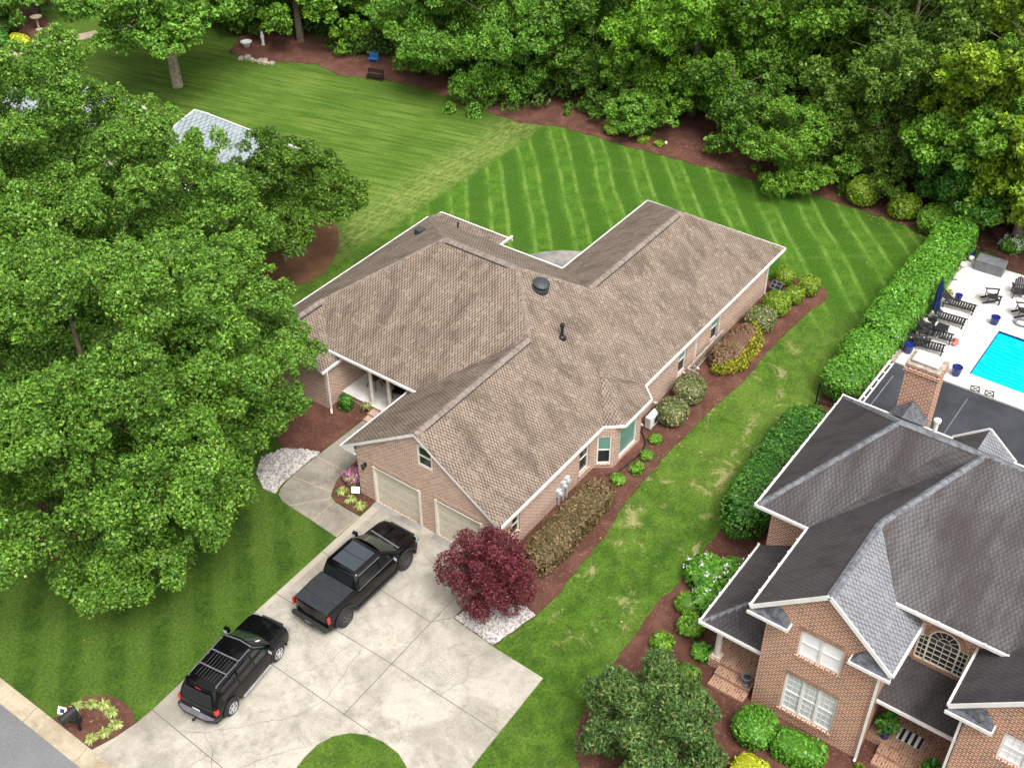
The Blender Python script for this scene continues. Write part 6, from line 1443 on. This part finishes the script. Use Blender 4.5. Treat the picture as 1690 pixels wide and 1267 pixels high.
lounger('lounger beside the pink float', 54.1, 12.35, radians(-82)); lounger('lounger half hidden behind the brick chimney', 52.9, 12.35, radians(-80))
def adirondack(label, x, y, rz, m='blackp'):
    t = thing('adirondack_chair', label, 'chair', (x, y, DZ), rz, 'adirondack chairs on the pool deck')
    mb = MB(); mb.T = Matrix.Translation((0, 0, .32)) @ Matrix.Rotation(radians(12), 4, 'Y')
    for i in range(5): mb.box(-.25 + i * .11, -.25 + i * .11 + .09, -.27, .27, 0, .02)
    mb.build('seat', M[m], t, local=True)
    mb = MB(); mb.T = Matrix.Translation((-.24, 0, .30)) @ Matrix.Rotation(radians(-24), 4, 'Y')
    for i in range(5): mb.box(-.02, 0, -.27 + i * .11, -.27 + i * .11 + .095, 0, .72 - .05 * abs(i - 2) ** 1.4)
    mb.box(-.035, -.021, -.26, .26, .2, .27); mb.build('backrest', M[m], t, local=True)
    for b in (-1, 1):
        mb = MB(); mb.box(-.42, .36, b * .36 - .06, b * .36 + .06, .58, .605); mb.build('armrest', M[m], t, local=True)
        mb = MB(); mb.box(.26, .34, b * .33 - .02, b * .33 + .02, 0, .58); mb.build('leg', M[m], t, local=True)
        mb = MB(); mb.bar((.30, b * .29, .32), (-.55, b * .29, .03), .03, .11); mb.build('side_rail', M[m], t, local=True)
        mb = MB(); mb.bar((-.32, b * .33, .58), (-.34, b * .32, .16), .05, .03); mb.build('rear_leg', M[m], t, local=True)
    return t
adirondack('adirondack chair facing the camera at the far side of the deck', 60.55, 9.75, radians(205)); adirondack('adirondack chair seen side-on nearest the storage box', 59.2, 10.75, radians(-62))
adirondack('adirondack chair at the right edge above the coiled hose', 58.85, 8.95, radians(-60))
adirondack('adirondack chair by the hedge behind the pink float', 54.55, 13.0 - .35, radians(-75)); adirondack('adirondack chair behind the chimney top', 53.2, 12.45, radians(-60))
TB = thing('side_table', 'black slatted low table between the two hedge-side chairs', 'table', (54.6, 11.95, DZ))
mb = MB()
for i in range(6): mb.box(-.36 + i * .125, -.36 + i * .125 + .1, -.3, .3, .44, .465)
mb.build('tabletop', M['blackp'], TB, local=True)
for a in (-.3, .3):
    for b in (-.25, .25): mb = MB(); mb.box(a - .03, a + .03, b - .03, b + .03, 0, .44); mb.build('leg', M['blackp'], TB, local=True)
UM = thing('patio_umbrella', 'closed navy umbrella standing against the hedge', 'umbrella', (55.6, 12.75, DZ))
mb = MB(); mb.lathe([(.24, 0), (.22, .06), (.05, .09), (.04, .2)], (0, 0, 0), 16); mb.build('base', M['black'], UM, local=True); mb = MB(); mb.lathe([(.02, .1), (.02, 2.6)], (0, 0, 0), 10); mb.build('pole', M['stone'], UM, local=True)
mb = MB(); rings = []
for z, rr in ((.75, .17), (.8, .20), (1.2, .17), (1.35, .12), (1.5, .16), (2.1, .14), (2.5, .07), (2.62, .015)): rings.append([mb.pt((rr * (1 + .25 * (-1) ** k) * cos(k * pi / 8), rr * (1 + .25 * (-1) ** k) * sin(k * pi / 8), z)) for k in range(16)])
for A_, B_ in zip(rings, rings[1:]):
    for k in range(16): mb.f.append([A_[k], A_[(k + 1) % 16], B_[(k + 1) % 16], B_[k]]); mb.mi.append(0)
mb.build('canopy', M['navy'], UM, local=True)
SB = thing('storage_box', 'grey lidded deck storage box by the woodland bed', 'storage box', (62.15, 11.9, DZ), radians(2))
mb = MB(); mb.box(-.4, .4, -.78, .78, 0, .62); mb.build('bin', M['grey'], SB, local=True, bevel=.02); mb = MB(); mb.box(-.43, .43, -.81, .81, .62, .70); mb.build('lid', M['lgrey3'] if 'lgrey3' in M else M['grey'], SB, local=True, bevel=.02)
def pot(label, x, y, r_, h_, m, plant=None, z=DZ, group='cobalt pots round the pool'):
    t = thing('plant_pot', label, 'pot', (x, y, z), 0, group)
    mb = MB(); mb.lathe([(r_ * .72, 0), (r_ * .9, h_ * .4), (r_, h_ * .92), (r_ * 1.05, h_), (r_ * .92, h_), (r_ * .88, h_ * .9)], n=20); mb.build('pot', M[m], t, local=True, smooth=40)
    mb = MB(); mb.lathe([(r_ * .89, h_ * .86), (.01, h_ * .87)], n=16); mb.build('soil', M['soil'], t, local=True)
    if plant:
        lm, pr_, ph, sd_ = plant; V, tt = puffs_leaves([(0, 0, h_ + ph * .5, pr_, ph * .55, 0), (pr_ * .3, 0, h_ + ph * .8, pr_ * .6, ph * .4, .1), (-pr_ * .3, .1, h_ + ph * .7, pr_ * .6, ph * .4, 0)], 90, .11, sd_, elong=2.2); foliage_obj('plant', M[lm], V, tt, t)
pot('cobalt pot beside the farthest lounger', 58.2, 12.3, .20, .38, 'bluepot'); pot('cobalt pot at the upper corner of the pool', 57.2, 9.95, .24, .46, 'bluepot')
pot('dark blue pot at the lower corner of the pool', 51.7, 10.05, .26, .52, 'bluepot'); pot('dark blue pot with brown soil left of the chimney top', 52.1, 12.75, .27, .52, 'bluepot')
pot('small green potted plant behind the umbrella', 58.1, 12.85, .16, .25, 'bluepot', ('l_plant', .22, .25, 7)); pot('cobalt pot behind the end of the hedge', 62.75, 13.2, .2, .4, 'bluepot')
pot('cobalt pot with leafy shrub on the brick front porch', 28.95, 4.5, .24, .42, 'bluepot', ('l_boxd', .42, .7, 8), z=.45, group='cobalt pots at the brick house entry')
pot('cobalt pot with leafy shrub at the right side of the entry steps', 28.2, 2.55, .24, .42, 'bluepot', ('l_boxd', .42, .7, 9), z=.16, group='cobalt pots at the brick house entry')
GU = thing('grey_urn', 'grey urn planter beside the brick side steps', 'urn', (28.15, 9.7, .30)); mb = MB(); mb.lathe([(.16, 0), (.16, .06), (.07, .10), (.07, .18), (.2, .4), (.22, .5), (.18, .5), (.15, .42)], n=18); mb.build('bowl', M['grey'], GU, local=True, smooth=40)
mb = MB(); mb.lathe([(.145, .43), (.01, .44)], n=14); mb.build('soil', M['soil'], GU, local=True)
mb = MB(); mb.T = Matrix.Translation((29.4, 3.68, .452)); mb.box(-.28, .28, -.45, .45, 0, .014); 
o_ = mb.build('door_mat', M['matbw']); tag(o_, 'black and white striped mat on the brick entry', 'mat')
PF = MB(); PF.tube([(53.95, 11.05, .16), (54.15, 10.95, .2), (54.4, 11.0, .16), (54.5, 11.2, .14)], [.1, .15, .14, .08], 10); tag(PF.build('pool_float', M['pink'], smooth=60), 'small pink float lying beside the loungers', 'pool float')
mb = MB(); pts = [(58.1 + (.42 - k * .004) * cos(k * .5), 8.75 + (.5 - k * .005) * sin(k * .5), .08) for k in range(50)]; mb.tube(pts, .018, 6); tag(mb.build('pool_hose', M['grey'], smooth=60), 'coiled grey hose near the pool corner', 'hose')
mb = MB(); mb.tube([(57.9, 11.5, .07), (56.4, 11.1, .07), (55.2, 10.9, .07), (54.5, 10.95, .1)], .022, 6); tag(mb.build('skimmer_pole', M['lgrey']), 'long pale skimmer pole lying on the deck', 'pole')
for i, (x, y) in enumerate(((50.95, 8.75), (51.0, 8.05))):
    t = thing('wire_stool', ('left' if i == 0 else 'right') + ' one of two black wire stools at the sunroom roof edge', 'stool', (x - .35, y, DZ), .3, 'black wire stools')
    mb = MB(); [mb.bar(a, b, .03) for a, b in (((-.2, -.2, .45), (.2, -.2, .45)), ((.2, -.2, .45), (.2, .2, .45)), ((.2, .2, .45), (-.2, .2, .45)), ((-.2, .2, .45), (-.2, -.2, .45)), ((-.2, -.2, .45), (.2, .2, .45)), ((.2, -.2, .45), (-.2, .2, .45)))]; mb.build('seat', M['black'], t, local=True)
    for a in (-.2, .2):
        for b in (-.2, .2): mb = MB(); mb.bar((a, b, 0), (a, b, .45), .03); mb.build('leg', M['black'], t, local=True)
for i, (x, y, r_) in enumerate(((60.2, 13.2, .28), (61.6, 13.3, .2), (62.5, 13.1, .17))):
    mb = MB(); mb.lathe([(r_ * .6, 0), (r_, .08), (r_, .18), (r_ * .7, .24), (.02, .25)], (x, y, .12), 14); tag(mb.build('white_urn', M['white'], smooth=50), ('largest white round ornament on the hedge-side edging', 'middle white ornament beside the hedge end', 'white ornament nearest the storage box')[i], 'ornament', 'white ornaments by the hedge')
FN = thing('iron_fence', 'black iron picket fence between the oval hedge and laurels', 'fence', (45.6, 13.6, 0), radians(96))
mb = MB(); mb.bar((-1.3, 0, .22), (1.2, 0, .22), .04); mb.bar((-1.3, 0, 1.15), (1.2, 0, 1.15), .04); mb.build('rail', M['black'], FN, local=True)
mb = MB()
for i in range(20): mb.box(-1.28 + i * .13, -1.28 + i * .13 + .022, -.011, .011, .05, 1.3)
tag(mb.build('picket', M['black'], FN, local=True)); mb = MB(); mb.box(-1.36, -1.29, -.035, .035, 0, 1.4); mb.box(1.2, 1.27, -.035, .035, 0, 1.4); mb.build('post', M['black'], FN, local=True)
# string lights over the deck
mb = MB(); pts = []
for k in range(25): t_ = k / 24; pts.append((49.0 + 6.9 * t_, 12.6 - 5.6 * t_, 3.0 + 0.0 * t_ - 1.2 * math.sin(pi * t_) * .5))
SLt = thing('string_lights', 'sagging string of small bulbs over the pool deck', 'string lights', (0, 0, 0)); mb.tube(pts, .007, 4); mb.build('cable', M['grey'], SLt); mb = MB()
for p_ in pts[::2]: mb.lathe([(.012, 0), (.03, -.04), (.03, -.08), (.01, -.1)], p_, 8)
mb.build('bulb', M['lgrey'], SLt)
# fallen leaves and petals on mulch and lawn
rng = np.random.RandomState(9); P = []
for (x0, x1, y0, y1, n) in ((63.2, 67, 12, 48, 420), (63.2, 65.5, 14, 20, 160), (27, 52, 18.3, 19.2, 60), (24, 60, 14.6, 18.2, 14), (63, 66, 11, 17, 200), (11.8, 24, 28, 36, 10), (19, 27, 17, 27, 6)):
    P.append(np.stack([rng.uniform(x0, x1, n), rng.uniform(y0, y1, n), np.full(n, .055)], 1))
P = np.vstack(P); N = np.zeros_like(P); N[:, 2] = 1; N[:, :2] = rng.normal(0, .3, (len(P), 2)); N /= np.linalg.norm(N, axis=1)[:, None]
V, tt = leaf_arrays(P, N, .07, rng, rng.uniform(0, 1, (len(P), 3)), elong=1.2); tag(foliage_obj('fallen_leaves', M['l_leaf'], V, tt), kind='stuff')
